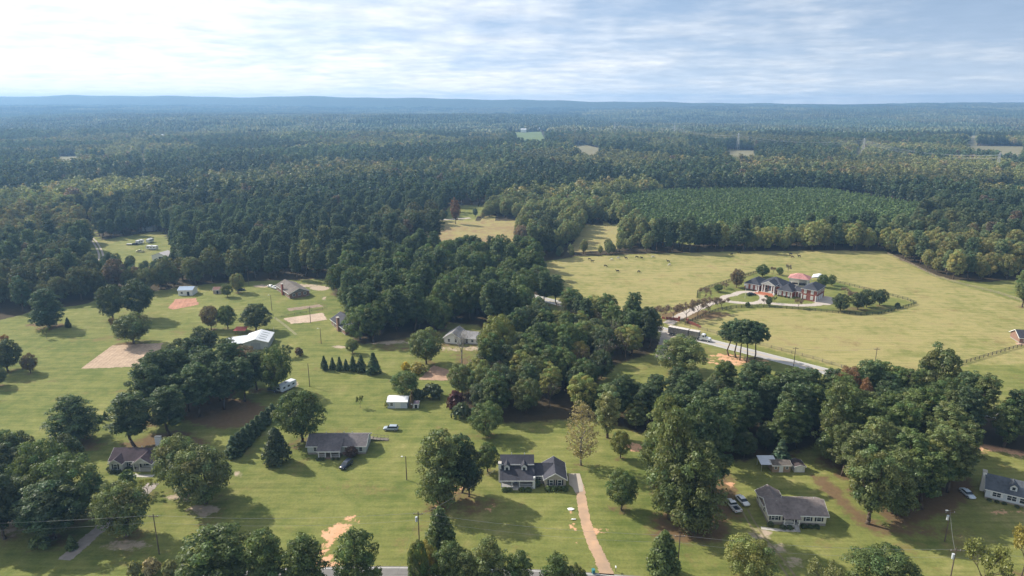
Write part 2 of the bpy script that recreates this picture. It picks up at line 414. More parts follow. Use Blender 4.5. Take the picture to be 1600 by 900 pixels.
def tree_sparse(seed, H=14, Wd=8, leaves=420, size=.5, bark=None, columnar=False, depth=4):
    """open tree whose trunk and limbs show through a thin crown"""
    rng = np.random.default_rng(seed); mb = MB(); tips = []
    if columnar:
        limb(mb, (0, 0, -.2), (0, 0, H * .95), H * .014, H * .003, 0, rng, 5, 6)
        for i in range(60):
            t = .2 + .78 * (i + .5) / 60; a = i * 2.4
            rad = Wd / 2 * math.sin(math.pi * (.12 + .86 * ((t - .2) / .8) ** .8)) ** .7
            p = np.array([0, 0, H * t - rad * .9]); q = np.array([math.cos(a) * rad, math.sin(a) * rad, H * t])
            mb.tube(p, q, H * .004, H * .0012, 4)
            for u in (.5, .75, 1): tips.append(p + (q - p) * u + rng.normal(size=3) * .3)
    else:
        limb(mb, (0, 0, -.2), (0, 0, H * .3), H * .017, H * .013, 0, rng, 2, 6)
        for i in range(5):
            a = i * 1.256 + rng.uniform(-.4, .4)
            d = np.array([math.cos(a) * .55, math.sin(a) * .55, .8]); d /= np.linalg.norm(d)
            bare_branches(mb, rng, np.array([0, 0, H * (.2 + .03 * i)]), d * np.array([Wd / H * 1.3, Wd / H * 1.3, 1]), H * .24, H * .008, depth - 1, tips)
    tips = np.array(tips)
    k = rng.integers(0, len(tips), leaves)
    P = tips[k] + rng.normal(size=(leaves, 3)) * size * .9
    N = rng.normal(size=(leaves, 3)) + np.array([0, 0, .5])
    s = rng.uniform(.75, 1.3, leaves)
    crown = cards_mesh('crown', P, N, size, rng, np.c_[s, s, s], 1.0)
    return crown, mb.mesh('trunk', bark or BARK, True)
def shrub(seed, Wd=2.6, H=1.8, per=34, size=.32, n=14):
    rng = np.random.default_rng(seed); cl = []
    for i in range(n):
        a = i * 2.39996; t = (i + .5) / n; rad = math.sqrt(1 - t * t) * .9
        cl.append((math.cos(a) * rad * Wd * .36, math.sin(a) * rad * Wd * .36, H * (.2 + .6 * t), Wd * .19 * rng.uniform(.8, 1.25)))
    P, N, S = clumps_to_cards(np.array(cl), rng, per, size, .9, .7, warm=.06)
    P[:, 2] = np.maximum(P[:, 2], .05)
    crown = cards_mesh('foliage', P, N, size, rng, S)
    mb = MB()
    for i in range(5): mb.tube((0, 0, -.1), (math.cos(i * 1.3) * Wd * .22, math.sin(i * 1.3) * Wd * .22, H * .6), .035, .015, 4)
    return crown, mb.mesh('stem', BARK)

# templates: kind -> (list of (crown, trunk), height, width)
TPL = {
    'oak':   ([tree_broad(s, 16, 14, .035, 70, 150, .36, .205) for s in (1, 2, 3, 4)], 16, 14),
    'tall':  ([tree_broad(s, 20, 12, .07, 76, 140, .39, .215, top=1.08) for s in (11, 12, 13)], 20, 12),
    'pine':  ([tree_pine(s) for s in (21, 22, 23, 24)], 22, 9.5),
    'yardpine': ([tree_pine(s, 18, 11, .10, 110, 92, .35, dense=.9, cone=.95) for s in (31, 32, 33)], 18, 11),
    'umbrella': ([tree_pine(s, 16, 8, .50, 62, 80, .36) for s in (41, 42)], 16, 8),
    'cedar': ([tree_cone(s, 8, 5.5, 60, 70, .33, .03, .55) for s in (51, 52)], 8, 5.5),
    'cypress': ([tree_cone(s, 6, 3.2, 46, 54, .28, .02, .8) for s in (61, 62, 63)], 6, 3.2),
    'poplar': ([tree_sparse(s, 17, 7.5, 3000, .32, BARK_PALE, True) for s in (71, 72)], 17, 7.5),
    'column': ([tree_broad(s, 15, 6.5, .06, 50, 100, .36, .30, top=1.1) for s in (75,)], 15, 6.5),
    'bare':  ([tree_sparse(s, 14, 7, 60, .3, BARK_PALE) for s in (81, 82)], 14, 7),
    'thin':  ([tree_sparse(s, 8, 8, 1700, .28, BARK) for s in (85, 86)], 8, 8),
    'shrub': ([shrub(s) for s in (91, 92, 93)], 1.8, 2.6),
}
COL = {'oak': (0.1176, 0.1596, 0.0497), 'dark': (0.0792, 0.1049, 0.0464), 'olive': (0.152, 0.182, 0.064), 'pine': (0.0936, 0.1345, 0.0562), 'pale': (0.222, 0.2337, 0.0918), 'lime': (0.228, 0.2451, 0.0713), 'yellow': (0.48, 0.38, 0.045), 'gold': (0.3, 0.26, 0.07), 'rust': (0.24, 0.135, 0.07), 'mauve': (0.23, 0.17, 0.125), 'wine': (0.11, 0.045, 0.045), 'grey': (0.24, 0.21, 0.18), 'bluegreen': (0.09, 0.1345, 0.0734), 'brown': (0.174, 0.1311, 0.0713), 'tan': (0.324, 0.2736, 0.1296)}
trng = random.Random(5)
TREES = []            # every tree: dict(kind, x, y, h, w, col, label, group, name)
def T(kind, cx, by, ty, w, col='oak', label='', group=None, name=None, cat=None):
    x, y = G(cx, by); h = HT(by, ty)
    TREES.append(dict(kind=kind, x=x, y=y, h=h, w=w * mpp(by) * .97, col=COL[col], label=label, group=group, name=name, cat=cat, hand=True))

# --- trees that stand on their own or can be told apart
T('oak', 38, 748, 674, 50, 'dark', 'rounded dark oak at the back of the trees left of the white cottage')
T('tall', 8, 770, 697, 66, 'dark', 'dark broadleaf tree at the far end of the trees left of the white cottage')
T('oak', 75, 790, 689, 84, 'oak', 'wide leafy oak in the middle of the trees left of the white cottage')
T('oak', 106, 752, 677, 60, 'dark', 'dark oak behind the trees left of the white cottage, facing the open meadow')
T('oak', 112, 812, 714, 112, 'oak', 'broad sunlit oak between the gravel drive and the white cottage lawn')
T('tall', 84, 842, 752, 100, 'pine', 'bushy dark green tree beside the gravel drive, tallest of its group')
T('tall', 8, 842, 735, 62, 'dark', 'dark broadleaf tree standing on bare pinkish soil left of the gravel drive')
T('shrub', 62, 858, 836, 34, 'oak', 'low rounded bush beside the gravel drive', cat='bush', name='bush')
T('cypress', 113, 858, 836, 20, 'oak', 'small conical evergreen beside the gravel drive')
T('oak', 198, 838, 748, 88, 'olive', 'pear shaped oak with pale bare soil at its foot, beside the gravel drive')
T('oak', 284, 765, 678, 78, 'olive', 'rounded olive green oak shading the right end of the white cottage')
T('oak', 322, 787, 694, 100, 'olive', 'large olive green oak beside the white cottage with eroded sandy soil below')
T('shrub', 199, 754, 735, 26, 'oak', 'round ornamental bush in front of the white cottage porch', cat='bush', name='bush')
T('thin', 231, 772, 742, 32, 'lime', 'small spreading lime green tree on the white cottage lawn')
T('yardpine', 118, 690, 621, 80, 'pine', 'solitary full crowned pine on the open meadow behind the white cottage')
T('pine', 210, 697, 615, 72, 'pine', 'pine with a bare leaning trunk right behind the white cottage roof')
T('cypress', 165, 655, 643, 10, 'oak', 'tiny evergreen sapling on the meadow between two pines')
T('cypress', 157, 660, 650, 8, 'oak', 'smallest evergreen sapling on the meadow beside the lone pine')
T('pine', 268, 682, 605, 62, 'pine', 'dark pine at the cottage end of the shaded pine grove')
T('pine', 238, 660, 570, 64, 'pine', 'tall dark pine on the meadow edge of the shaded pine grove')
T('pine', 262, 640, 548, 60, 'pine', 'pine facing the large tilled plot from the shaded grove')
T('oak', 320, 560, 510, 48, 'dark', 'dense round dark tree between the large tilled plot and the metal barn')
T('oak', 284, 592, 530, 52, 'dark', 'dark leafy tree of the shaded grove nearest the large tilled plot')
T('oak', 432, 612, 540, 52, 'oak', 'sunlit broadleaf tree beside the parked white camper')
T('oak', 378, 582, 541, 62, 'brown', 'brownish broadleaf crown just in front of the metal barn')
T('oak', 472, 690, 603, 80, 'oak', 'large full oak behind the grey ranch house')
T('cedar', 433, 723, 670, 46, 'dark', 'dark conical cedar on the lawn beside the grey ranch house')
T('oak', 209, 537, 489, 60, 'olive', 'solitary oak with visible trunk at the corner of the large tilled plot')
T('thin', 186, 530, 487, 26, 'brown', 'brown half bare tree tucked behind the solitary oak')
T('oak', 177, 500, 443, 46, 'dark', 'dark pine-like tree on the meadow left of a brownish oak')
T('oak', 218, 498, 436, 54, 'dark', 'dark oak with a brownish top beside the reddish garden plot')
T('yardpine', 76, 512, 453, 56, 'bluegreen', 'wide spreading pine alone on the left meadow')
T('thin', 73, 529, 508, 12, 'olive', 'thin young sapling in front of the wide spreading pine')
T('cypress', 107, 512, 496, 11, 'dark', 'little dark evergreen beside the wide spreading pine')
T('oak', 12, 580, 530, 50, 'dark', 'dark bushy tree at the meadow edge beside an orange tipped shrub')
T('thin', 10, 545, 518, 16, 'rust', 'small orange autumn tree behind the dark bushy tree')
T('oak', 48, 583, 552, 26, 'brown', 'brownish shrubby tree on the meadow beside the dark bushy tree')
T('oak', -4, 604, 572, 32, 'dark', 'rounded dark tree casting a long shadow on the left meadow')
T('oak', 330, 515, 476, 30, 'brown', 'brownish green tree, left one of a pair behind the metal barn')
T('oak', 356, 514, 474, 31, 'oak', 'green tree, right one of a pair behind the metal barn')
T('oak', 401, 517, 473, 50, 'dark', 'wide dark tree on the lawn right behind the metal barn')
T('oak', 372, 457, 426, 24, 'pale', 'light green young tree on the lawn near the wood edge')
T('oak', 355, 464, 443, 19, 'olive', 'small olive tree beside the light green young tree')
T('tall', 37, 487, 431, 28, 'bluegreen', 'narrow pointed tree at the edge of the left wood')
for i, (x, y0, y1, w, lab) in enumerate(((507, 578, 556, 13, 'first of the row beside the pole'), (520, 577, 559, 11, 'second of the row, shorter than its neighbours'), (531, 579, 558, 12, 'third of the row'),
        (541, 579, 561, 11, 'slim one in the middle of the row'), (552, 580, 556, 14, 'fifth of the row'), (565, 581, 555, 17, 'plump one next to the end of the row'), (584, 584, 552, 23, 'tallest pointed one at the end of the row'))):
    T('cypress', x, y0, y1, w * 1.1, 'pine', 'small dark cypress on the open lawn, ' + lab, 'row of small cypresses on the lawn')
T('oak', 551, 552, 529, 22, 'olive', 'small round tree beside the pale dirt path below the big oaks')
T('oak', 666, 569, 512, 58, 'olive', 'spreading oak beside the yellow flowering bushes')
T('oak', 634, 622, 579, 50, 'oak', 'round dense tree behind the little white roofed shed')
T('shrub', 676, 620, 600, 38, 'dark', 'dark low thicket trailing off beside the little white roofed shed', cat='bush', name='bush')
T('shrub', 654, 625, 608, 22, 'dark', 'dark bush squeezed between the shed tree and the low thicket', cat='bush', name='bush')
T('cypress', 644, 637, 612, 10, 'brown', 'thin brown dying evergreen between the two small sheds')
T('shrub', 606, 636, 624, 12, 'lime', 'bright green bush at the corner of the little white roofed shed', cat='bush', name='bush')
T('shrub', 634, 577, 566, 16, 'yellow', 'bright yellow flowering bush beside the small tilled plot, left one', cat='bush', name='bush')
T('shrub', 653, 583, 567, 28, 'gold', 'wide yellow flowering bush touching the small tilled plot', cat='bush', name='bush')
T('thin', 563, 637, 614, 14, 'olive', 'thin open sapling alone on the lawn left of the small shed')
T('oak', 760, 681, 629, 54, 'oak', 'round solitary tree on the lawn in front of the tangled wood')
T('shrub', 713, 640, 612, 30, 'wine', 'dark red leaved shrub at the corner of the tangled wood', cat='bush', name='bush')
T('shrub', 722, 652, 630, 34, 'dark', 'dark green shrub below the dark red shrub', cat='bush', name='bush')
T('bare', 722, 570, 496, 30, 'grey', 'tall leafless grey tree in front of the hidden white gabled house')
T('oak', 776, 572, 492, 60, 'lime', 'bright green tree beside the hidden white gabled house')
T('bare', 741, 596, 540, 26, 'grey', 'leafless pale tree at the edge of the tangled wood')
T('yardpine', 687, 788, 676, 88, 'olive', 'big light green pine on orange soil left of the dormered house')
T('pine', 722, 770, 680, 50, 'pine', 'dark pine behind the big light green pine')
T('oak', 733, 776, 698, 52, 'dark', 'dark bushy tree between the light green pine and the dormered house')
T('oak', 762, 737, 690, 38, 'oak', 'small leafy tree beside the roof of the dormered house')
T('poplar', 908, 727, 628, 50, 'tan', 'tall slender tree with pale yellowing top behind the concrete driveway')
T('column', 949, 684, 603, 38, 'pale', 'pale yellow green pillar shaped tree at the edge of the pine wood')
T('oak', 969, 716, 669, 34, 'lime', 'small bright green tree on the lawn below the pillar shaped tree')
T('oak', 971, 797, 734, 52, 'oak', 'leafy tree on the lawn to the right of the long driveway')
T('yardpine', 1045, 812, 640, 84, 'olive', 'huge light green pine at the front of the tall clump beside the driveway lawn')
T('yardpine', 1082, 832, 690, 92, 'olive', 'lower light green pine at the foot of the tall clump')
T('yardpine', 1032, 765, 620, 70, 'olive', 'tall pale pine on the left flank of the tall clump')
T('yardpine', 1082, 770, 625, 76, 'pine', 'tall dark pine in the middle of the tall clump')
T('pine', 1112, 775, 650, 60, 'pine', 'dark pine on the shaded right flank of the tall clump')
T('pine', 1112, 732, 622, 56, 'pine', 'dark pine at the back of the tall clump beside the sheds')
T('cypress', 1219, 724, 688, 34, 'bluegreen', 'small bluish evergreen directly behind the tan garden shed')
T('tall', 1355, 818, 700, 76, 'olive', 'leafy light green tree in front of the big pine stand')
T('yardpine', 1298, 722, 600, 66, 'olive', 'light green pine at the shed end of the big pine stand')
for x, y, lab in ((1139, 556, 'left one'), (1150, 559, 'second one'), (1156, 563, 'middle one'), (1166, 566, 'fourth one'), (1179, 561, 'right one')):
    T('umbrella', x, y, 500 + (x % 5), 40, 'pine', 'tall umbrella pine with bare trunk beside the two lane road, %s of five' % lab, 'umbrella pines by the road')
T('oak', 1062, 582, 526, 76, 'olive', 'broad round tree beside the side lane where the truck passes')
T('pine', 870, 476, 430, 28, 'pine', 'single slim pine beside the two lane road')
T('pine', 852, 478, 424, 30, 'pine', 'pine at the field corner where the two lane road leaves the wood')
T('oak', 870, 520, 484, 34, 'lime', 'bright green rounded tree in the wood beside the two lane road')
T('pine', 1013, 545, 480, 34, 'dark', 'dark pine at the end of the tangled wood beside the side lane')
for x, by, ty, w, c in ((1031, 500, 475, 34, 'mauve'), (1052, 498, 472, 32, 'mauve'), (1072, 500, 467, 36, 'mauve'), (1090, 494, 463, 34, 'mauve'), (1109, 488, 459, 34, 'mauve'), (1127, 482, 461, 26, 'mauve'), (1102, 466, 446, 22, 'mauve')):
    T('thin', x, by, ty, w, c, 'brownish spreading crape tree in the row along the brick gate drive', 'brownish trees along the brick gate drive')
T('oak', 1151, 449, 420, 22, 'brown', 'tall brown leaved tree at the left corner of the brick mansion')
T('oak', 1122, 456, 444, 15, 'oak', 'small round green tree beside the mansion turning circle')
T('thin', 1132, 451, 440, 16, 'mauve', 'low brownish tree between the mansion fence and the turning circle')
T('oak', 1191, 433, 413, 24, 'oak', 'wide green tree behind the mansion roof')
T('oak', 1218, 430, 417, 12, 'oak', 'small green tree in the yard behind the mansion')
T('thin', 1208, 428, 414, 12, 'mauve', 'small brown tree behind the mansion beside a wide green tree')
T('thin', 1231, 427, 410, 10, 'grey', 'thin bare tree behind the mansion pavilion')
T('oak', 1285, 449, 427, 18, 'oak', 'plump green tree right of the red roofed pavilion')
T('oak', 1299, 446, 429, 13, 'oak', 'smaller green tree right of the plump tree near the mansion')
T('thin', 1247, 482, 463, 18, 'mauve', 'half bare brown tree on the lawn in front of the garage block')
T('oak', 1201, 478, 463, 10, 'dark', 'little dark egg shaped tree on the mansion front lawn')
T('thin', 1194, 477, 464, 11, 'mauve', 'bare brown little tree beside the dark egg shaped tree')
T('thin', 1209, 473, 461, 11, 'olive', 'open green little tree beside the dark egg shaped tree')
T('oak', 1313, 486, 459, 28, 'dark', 'glossy dark magnolia nearest the mansion parking court')
T('oak', 1340, 484, 457, 24, 'dark', 'glossy dark magnolia, left one of the touching trio')
T('oak', 1354, 480, 452, 26, 'dark', 'glossy dark magnolia, middle one of the touching trio')
T('oak', 1374, 477, 451, 24, 'dark', 'glossy dark magnolia, right one of the touching trio')
T('thin', 1331, 472, 450, 20, 'mauve', 'bare brown tree behind the dark magnolias')
T('thin', 1320, 460, 447, 16, 'mauve', 'smaller bare brown tree between pavilion trees and magnolias')
T('shrub', 1402, 480, 473, 9, 'dark', 'small bush in the corner of the mansion fence', cat='bush', name='bush')
T('shrub', 1168, 480, 472, 9, 'dark', 'small dark bush beside the mansion fence', cat='bush', name='bush')
T('tall', 1457, 640, 537, 66, 'olive', 'tall leafy tree at the field corner with a yellow vine')
T('shrub', 1445, 625, 600, 14, 'yellow', 'yellow vine covered bush at the field corner', cat='bush', name='bush')
T('tall', 1597, 480, 422, 30, 'olive', 'leafy tree standing in the field against the fence')
T('pine', 679, 383, 327, 32, 'dark', 'lone tall pine in the brown pasture')
T('pine', 651, 382, 332, 26, 'dark', 'pine at the edge of the brown pasture')
T('tall', 712, 350, 309, 16, 'rust', 'rusty autumn tree by the far road behind the brown pasture')
# trees along the near road
for x, by, ty, w, k, c, lab in ((345, 925, 827, 92, 'yardpine', 'pine', 'wide pine at the left end of the roadside row'), (418, 930, 832, 62, 'yardpine', 'pine', 'pine second from the left end of the roadside row'), (478, 932, 839, 64, 'yardpine', 'pine', 'pine beside the orange dirt washout'),
        (562, 938, 830, 60, 'yardpine', 'pine', 'single pine standing in front of the road between two gaps'), (688, 862, 794, 52, 'cedar', 'oak', 'dark cedar behind the transformer pole'), (655, 935, 842, 34, 'oak', 'oak', 'leafy tree next to a yellow leaved tree'), (668, 918, 846, 40, 'oak', 'gold', 'yellow autumn tree in the roadside row'),
        (703, 932, 850, 54, 'yardpine', 'pine', 'pine below the dark cedar in the roadside row'), (765, 935, 844, 56, 'yardpine', 'olive', 'bright pine in the middle of the roadside row'), (728, 940, 864, 44, 'yardpine', 'olive', 'low pale pine in the roadside row'), (812, 938, 864, 44, 'yardpine', 'oak', 'small pine in the roadside row, left of a pair'), (868, 940, 868, 46, 'yardpine', 'pine', 'small pine in the roadside row, right of a pair'),
        (900, 945, 880, 34, 'oak', 'olive', 'bushy little tree at the mouth of the long driveway'), (1035, 898, 832, 54, 'cedar', 'oak', 'bushy cedar next to a utility pole'), (1168, 908, 841, 76, 'oak', 'lime', 'wide light green tree at the mouth of the dirt drive'),
        (1285, 930, 867, 58, 'thin', 'pale', 'open greyish green tree at the roadside'), (1375, 925, 859, 104, 'oak', 'oak', 'very wide low oak at the roadside'), (1528, 935, 830, 74, 'thin', 'lime', 'open yellowish green tree beside the near utility pole'), (1596, 900, 800, 56, 'thin', 'gold', 'yellow green tree at the right end of the roadside')):
    T(k, x, by, ty, w * (1.28 if k == 'yardpine' else 1.05), 'oak' if c == 'pine' else c, lab)
for x, by, ty, w, c in ((212, 900, 878, 26, 'pale'), (238, 896, 874, 30, 'tan'), (266, 898, 876, 28, 'pale'), (288, 902, 882, 22, 'olive')):
    T('shrub', x, by, ty, w, c, 'pale fuzzy roadside bush below the pear shaped oak', 'pale roadside bushes', 'bush', 'bush')
T('thin', 449, 558, 536, 24, 'dark', 'spiky dark bush right of the metal barn')
T('shrub', 467, 556, 543, 15, 'brown', 'small brownish bush beside the spiky dark bush', cat='bush', name='bush')
# hedge of evergreens
for i in range(9):
    t = i / 8
    T('cypress', 366 + 60 * t, 713 - 63 * t, 681 - 50 * t, 30 - 9 * t, 'pine', 'dense evergreen in the hedge row beside the big oak', 'evergreen hedge row')

# --- crowded woods
LANDMARKS = [(n_, G(*p_)) for n_, p_ in (('the tan garden shed', (1220, 738)), ('the cream ranch house', (1245, 820)), ('the blue grey house', (1550, 780)), ('the umbrella pines', (1158, 562)), ('the side lane', (1040, 545)), ('the pillar shaped tree', (949, 684)), ('the round solitary tree', (760, 681)),
    ('the tilled brown plot', (690, 585)), ('the hidden white gabled house', (716, 537)), ('the charcoal roofed brick house', (527, 512)), ('the brick ranch house', (460, 460)), ('the metal barn', (395, 540)), ('the parked long camper', (448, 609)), ('the white cottage', (205, 738)), ('the large tilled plot', (190, 560)),
    ('the brown pasture', (720, 375)), ('the far left field', (210, 392)), ('the pasture pole', (1364, 588)), ('the yellow vine', (1445, 622)), ('the rust coloured tree', (1316, 652)), ('the tall clump of pale pines', (1070, 790)), ('the single slim pine', (870, 476)), ('the blue roofed shed', (290, 462)), ('the brick mansion', (1220, 460)),
    ('the far road', (712, 345)), ('the young pine plantation', (1150, 340)), ('the dark red shrub', (713, 640)), ('the lamp pole', (1476, 846)), ('the little brick house', (1590, 536)), ('the brown roofed shed', (340, 459)), ('the tan rail fence', (1462, 433)), ('the wide spreading pine', (76, 512)), ('the gravel drive', (142, 838)))]
CWORD = {'oak': 'green', 'dark': 'dark green', 'olive': 'olive green', 'pine': 'deep green', 'lime': 'bright green', 'gold': 'golden', 'grey': 'leafless grey', 'pale': 'pale green'}
def describe(kind, c, h, href, x, y, place):
    kw = {'oak': 'round tree', 'tall': 'tall crowned tree', 'pine': 'pine', 'yardpine': 'full pine', 'bare': 'tree'}[kind]
    nm, (lx, ly) = min(LANDMARKS, key=lambda q: math.hypot(q[1][0] - x, q[1][1] - y)); d = math.hypot(lx - x, ly - y)
    side = ('beyond' if y - ly > abs(x - lx) else ('in front of' if ly - y > abs(x - lx) else 'beside')) if d < 60 else 'on the side toward'
    return ' '.join((('big ' if h > href * 1.06 else 'small ' if h < href * .93 else '') + CWORD[c] + ' ' + kw + ' ' + place + ', ' + ('close ' if d < 22 and side == 'beside' else '') + side + ' ' + nm).split())
def fill(poly, s, kinds, label, group, seed, hsc=1.0, keep=1.0, clear=()):
    rg = np.random.default_rng(seed)
    p = np.array(poly); x0, y0 = p.min(0); x1, y1 = p.max(0)
    gx, gy = np.meshgrid(np.arange(x0, x1, s), np.arange(y0, y1, s))
    Q = np.c_[gx.ravel(), gy.ravel()] + rg.uniform(-.42, .42, (gx.size, 2)) * s
    Q = Q[inside(Q, poly)]
    Q = Q[line_dist(Q, DIAG_ROAD) > 8]
    for c, r in clear: Q = Q[np.hypot(Q[:, 0] - c[0], Q[:, 1] - c[1]) > r]
    for (x, y) in Q:
        if rg.random() > keep: continue
        if any(abs(t['x'] - x) < 5 and abs(t['y'] - y) < 5 for t in TREES if t['hand']): continue
        k, c, h, w, wt = kinds[rg.choice(len(kinds), p=np.array([q[4] for q in kinds]) / sum(q[4] for q in kinds))]
        f = rg.uniform(.82, 1.15)
        v = rg.uniform(.8, 1.22); cc = tuple(a * v for a in COL[c])
        TREES.append(dict(kind=k, x=x, y=y, h=h * f * hsc, w=w * f * rg.uniform(.9, 1.12), col=cc, label=describe(k, c, f, 1.0, x, y, label), group=group, name=None, cat=None, hand=False))
fill(WOOD_OAK, 8.2, [('oak', 'oak', 16, 13, 5), ('tall', 'oak', 18, 11, 3), ('pine', 'pine', 20, 9, 4), ('oak', 'dark', 14, 11, 1)],
     'in the oak wood', 'trees of the dark oak wood', 101, clear=[(G(527, 512), 12), (G(716, 535), 16)])
fill(WOOD_MID, 7.8, [('tall', 'oak', 15, 10, 4), ('oak', 'dark', 12, 10, 3), ('oak', 'gold', 11, 8, .8), ('tall', 'lime', 13, 9, 1.5), ('pine', 'pine', 17, 8, 1.5), ('bare', 'grey', 14, 7, .9), ('oak', 'olive', 12, 10, 2)],
     'in the tangled wood', 'trees of the tangled mixed wood', 102, clear=[(G(716, 535), 16)])
fill(WOOD_PINE_E, 6.6, [('pine', 'pine', 20, 9.5, 5), ('pine', 'oak', 19, 9.5, 4), ('tall', 'olive', 16, 9, 1), ('oak', 'dark', 12, 9, 1)],
     'in the shed wood', 'pines of the wood behind the sheds', 103, .86)
fill(WOOD_STAND, 6.2, [('pine', 'olive', 21, 10, 4), ('pine', 'oak', 22, 10, 4), ('yardpine', 'olive', 20, 11, 4)],
     'in the sunlit stand', 'pines of the big sunlit stand', 104, .86)
fill(WOOD_BAND_E, 7.2, [('pine', 'olive', 21, 9, 5), ('tall', 'oak', 17, 10, 2), ('pine', 'pine', 22, 9, 3)],
     'in the shelter belt', 'pines of the shelter belt', 105, .84)
fill(WOOD_GROVE_W, 8.0, [('pine', 'pine', 17, 10, 5), ('oak', 'dark', 14, 11, 2)],
     'in the shaded grove', 'trees of the shaded grove', 106)
fill(WOOD_COTTAGE, 8.5, [('oak', 'dark', 13, 11, 1), ('tall', 'oak', 14, 10, 1)],
     'in the cottage wood', 'trees left of the white cottage', 107)
for t in TREES:
    if t['group'] == 'pines of the wood behind the sheds' and t['x'] < G(1115, 650)[0]: t['h'] *= .76; t['w'] *= .85
TREES.append(dict(kind='oak', x=G(1316, 652)[0], y=G(1316, 652)[1], h=18, w=10, col=COL['rust'], label='rust coloured autumn tree in the pine wood behind the sheds', group=None, name=None, cat=None, hand=True))
TREES.append(dict(kind='oak', x=G(1345, 668)[0], y=G(1345, 668)[1], h=17, w=5.5, col=COL['rust'], label='narrow rust coloured treetop in the pine wood beside a larger rusty tree', group=None, name=None, cat=None, hand=True))

# --- the near part of the continuous forest, then its far parts
frg = np.random.default_rng(77)
def vnoise(P, s, o=0.0):
    x, y = P[:, 0] / s + o, P[:, 1] / s - o
    return (np.sin(x * 1.1 + 1.7 * np.sin(y * .7)) + np.sin(y * 1.3 + 1.9 * np.sin(x * .6 + 2)) + .7 * np.sin(x * 2.3 - y * 1.9) + .6 * np.sin(x * 3.1 + y * 2.7 + 1)) / 3.3
def grid(y0, y1, s, half=.86, margin=60):
    ys = np.arange(y0, y1, s); out = []
    for y in ys:
        xm = y * half + margin
        xs = np.arange(-xm, xm, s)
        out.append(np.c_[xs, np.full(len(xs), y)])
    P = np.vstack(out)
    return P + frg.uniform(-.45, .45, P.shape) * s
FARM_ROAD = PG([(560, 343), (640, 344), (700, 343), (735, 340.5)])
GRAVEL_DRIVE = PG([(152, 412), (158, 402), (155, 390), (148, 378), (140, 368), (138, 350)])
def open_land(P, pad=0):
    m = np.zeros(len(P), bool)
    for poly in [BIG_FIELD, PAST1, PAST1B, PAST2, PLANT1, PLANT2, LEFT_FIELD] + FAR_FIELDS: m |= inside(P, poly)
    m |= line_dist(P, FARM_ROAD) < 6
    m |= line_dist(P, GRAVEL_DRIVE) < 5
    m |= line_dist(P, DIAG_ROAD) < 8
    for c, r in ((G(222, 346), 14), (G(425, 390), 8), (G(452, 388), 8), (G(360, 327), 9), (G(258, 220), 40)): m |= np.hypot(P[:, 0] - c[0], P[:, 1] - c[1]) < r
    return m
PINE_C, HARD_C = np.array([.092, .132, .068]), np.array([.182, .202, .084])
def stands(P, cell, seed):
    """nearest jittered cell centre -> random number and mix of that stand"""
    g = np.floor(P / cell).astype(int); best = np.full(len(P), 1e18); val = np.zeros((len(P), 2))
    for ox in (-1, 0, 1):
        for oy in (-1, 0, 1):
            c = g + np.array([ox, oy]); h = (np.sin(c[:, 0] * 127.1 + c[:, 1] * 311.7 + seed) * 43758.5453) % 1; h2 = (np.sin(c[:, 0] * 269.5 + c[:, 1] * 183.3 + seed) * 28001.83) % 1
            d = ((P - (c + np.c_[h, h2]) * cell) ** 2).sum(1); m_ = d < best
            best[m_] = d[m_]; val[m_] = np.c_[(h * 7.13 + h2 * 3.7) % 1, (h2 * 5.31 + h * 2.9) % 1][m_]
    return val
def forest_colour(P):
    Q = P + np.c_[vnoise(P, 60, 1), vnoise(P, 60, 4)] * 45
    st = stands(Q * np.array([1, .62]), 125.0, 3.0)
    v = (st[:, 0] - .5) * 1.9 + vnoise(P, 90) * .35 + frg.normal(0, .25, len(P))
    k = np.clip(v + .50, 0, 1)[:, None]
    c = PINE_C * (1 - k) + HARD_C * k
    a = frg.random(len(P)); pk = vnoise(P, 230, 9)
    warm = (a < np.clip(.06 + .20 * pk, .015, .26)) & (k[:, 0] > .35)
    c[warm] = np.array([.27, .235, .115]) * frg.uniform(.75, 1.15, (warm.sum(), 1))
    lim = (a > .955) & (k[:, 0] > .25)
    c[lim] = np.array([.21, .22, .085])
    red = (a > .935) & (a < .945)
    c[red] = np.array([.175, .135, .095])
    return c * frg.uniform(.78, 1.22, (len(P), 1)) * (.72 + .62 * st[:, 1:2]), k[:, 0]
near = grid(330, 640, 8.0)
near = near[inside(near, FOREST_POLY) & ~open_land(near)]
LOW = [PG(q) for q in ([(140, 405), (275, 405), (285, 445), (150, 452)], [(640, 376), (830, 385), (830, 412), (760, 424), (640, 424)], [(870, 388), (1000, 385), (1000, 400), (850, 414)], [(690, 335), (760, 332), (760, 345), (690, 350)])]
ncol, nk = forest_colour(near)
ncol = ncol * 1.15
lowm = np.any([inside(near, q) for q in LOW], axis=0)
for q, cc, kk in (([(1120, 384), (1240, 381), (1400, 380), (1400, 396), (1120, 398)], (.26, .275, .095), .8), ([(1385, 388), (1600, 395), (1620, 450), (1480, 445), (1385, 402)], (.275, .27, .10), .8), ([(-40, 425), (120, 400), (150, 440), (140, 480), (0, 505), (-40, 505)], (.135, .150, .070), .8),
                  ([(-40, 345), (150, 345), (150, 385), (-40, 390)], (.235, .225, .095), .8), ([(640, 350), (700, 340), (700, 372), (600, 372), (560, 352)], (.16, .17, .075), .8), ([(830, 352), (880, 352), (880, 395), (840, 405)], (.10, .125, .06), .8)):
    m_ = inside(near, PG(q)); k_ = m_ & (frg.random(len(near)) < .8); ncol[k_] = np.array(cc) * frg.uniform(.7, 1.2, (k_.sum(), 1)); nk[k_] = kk
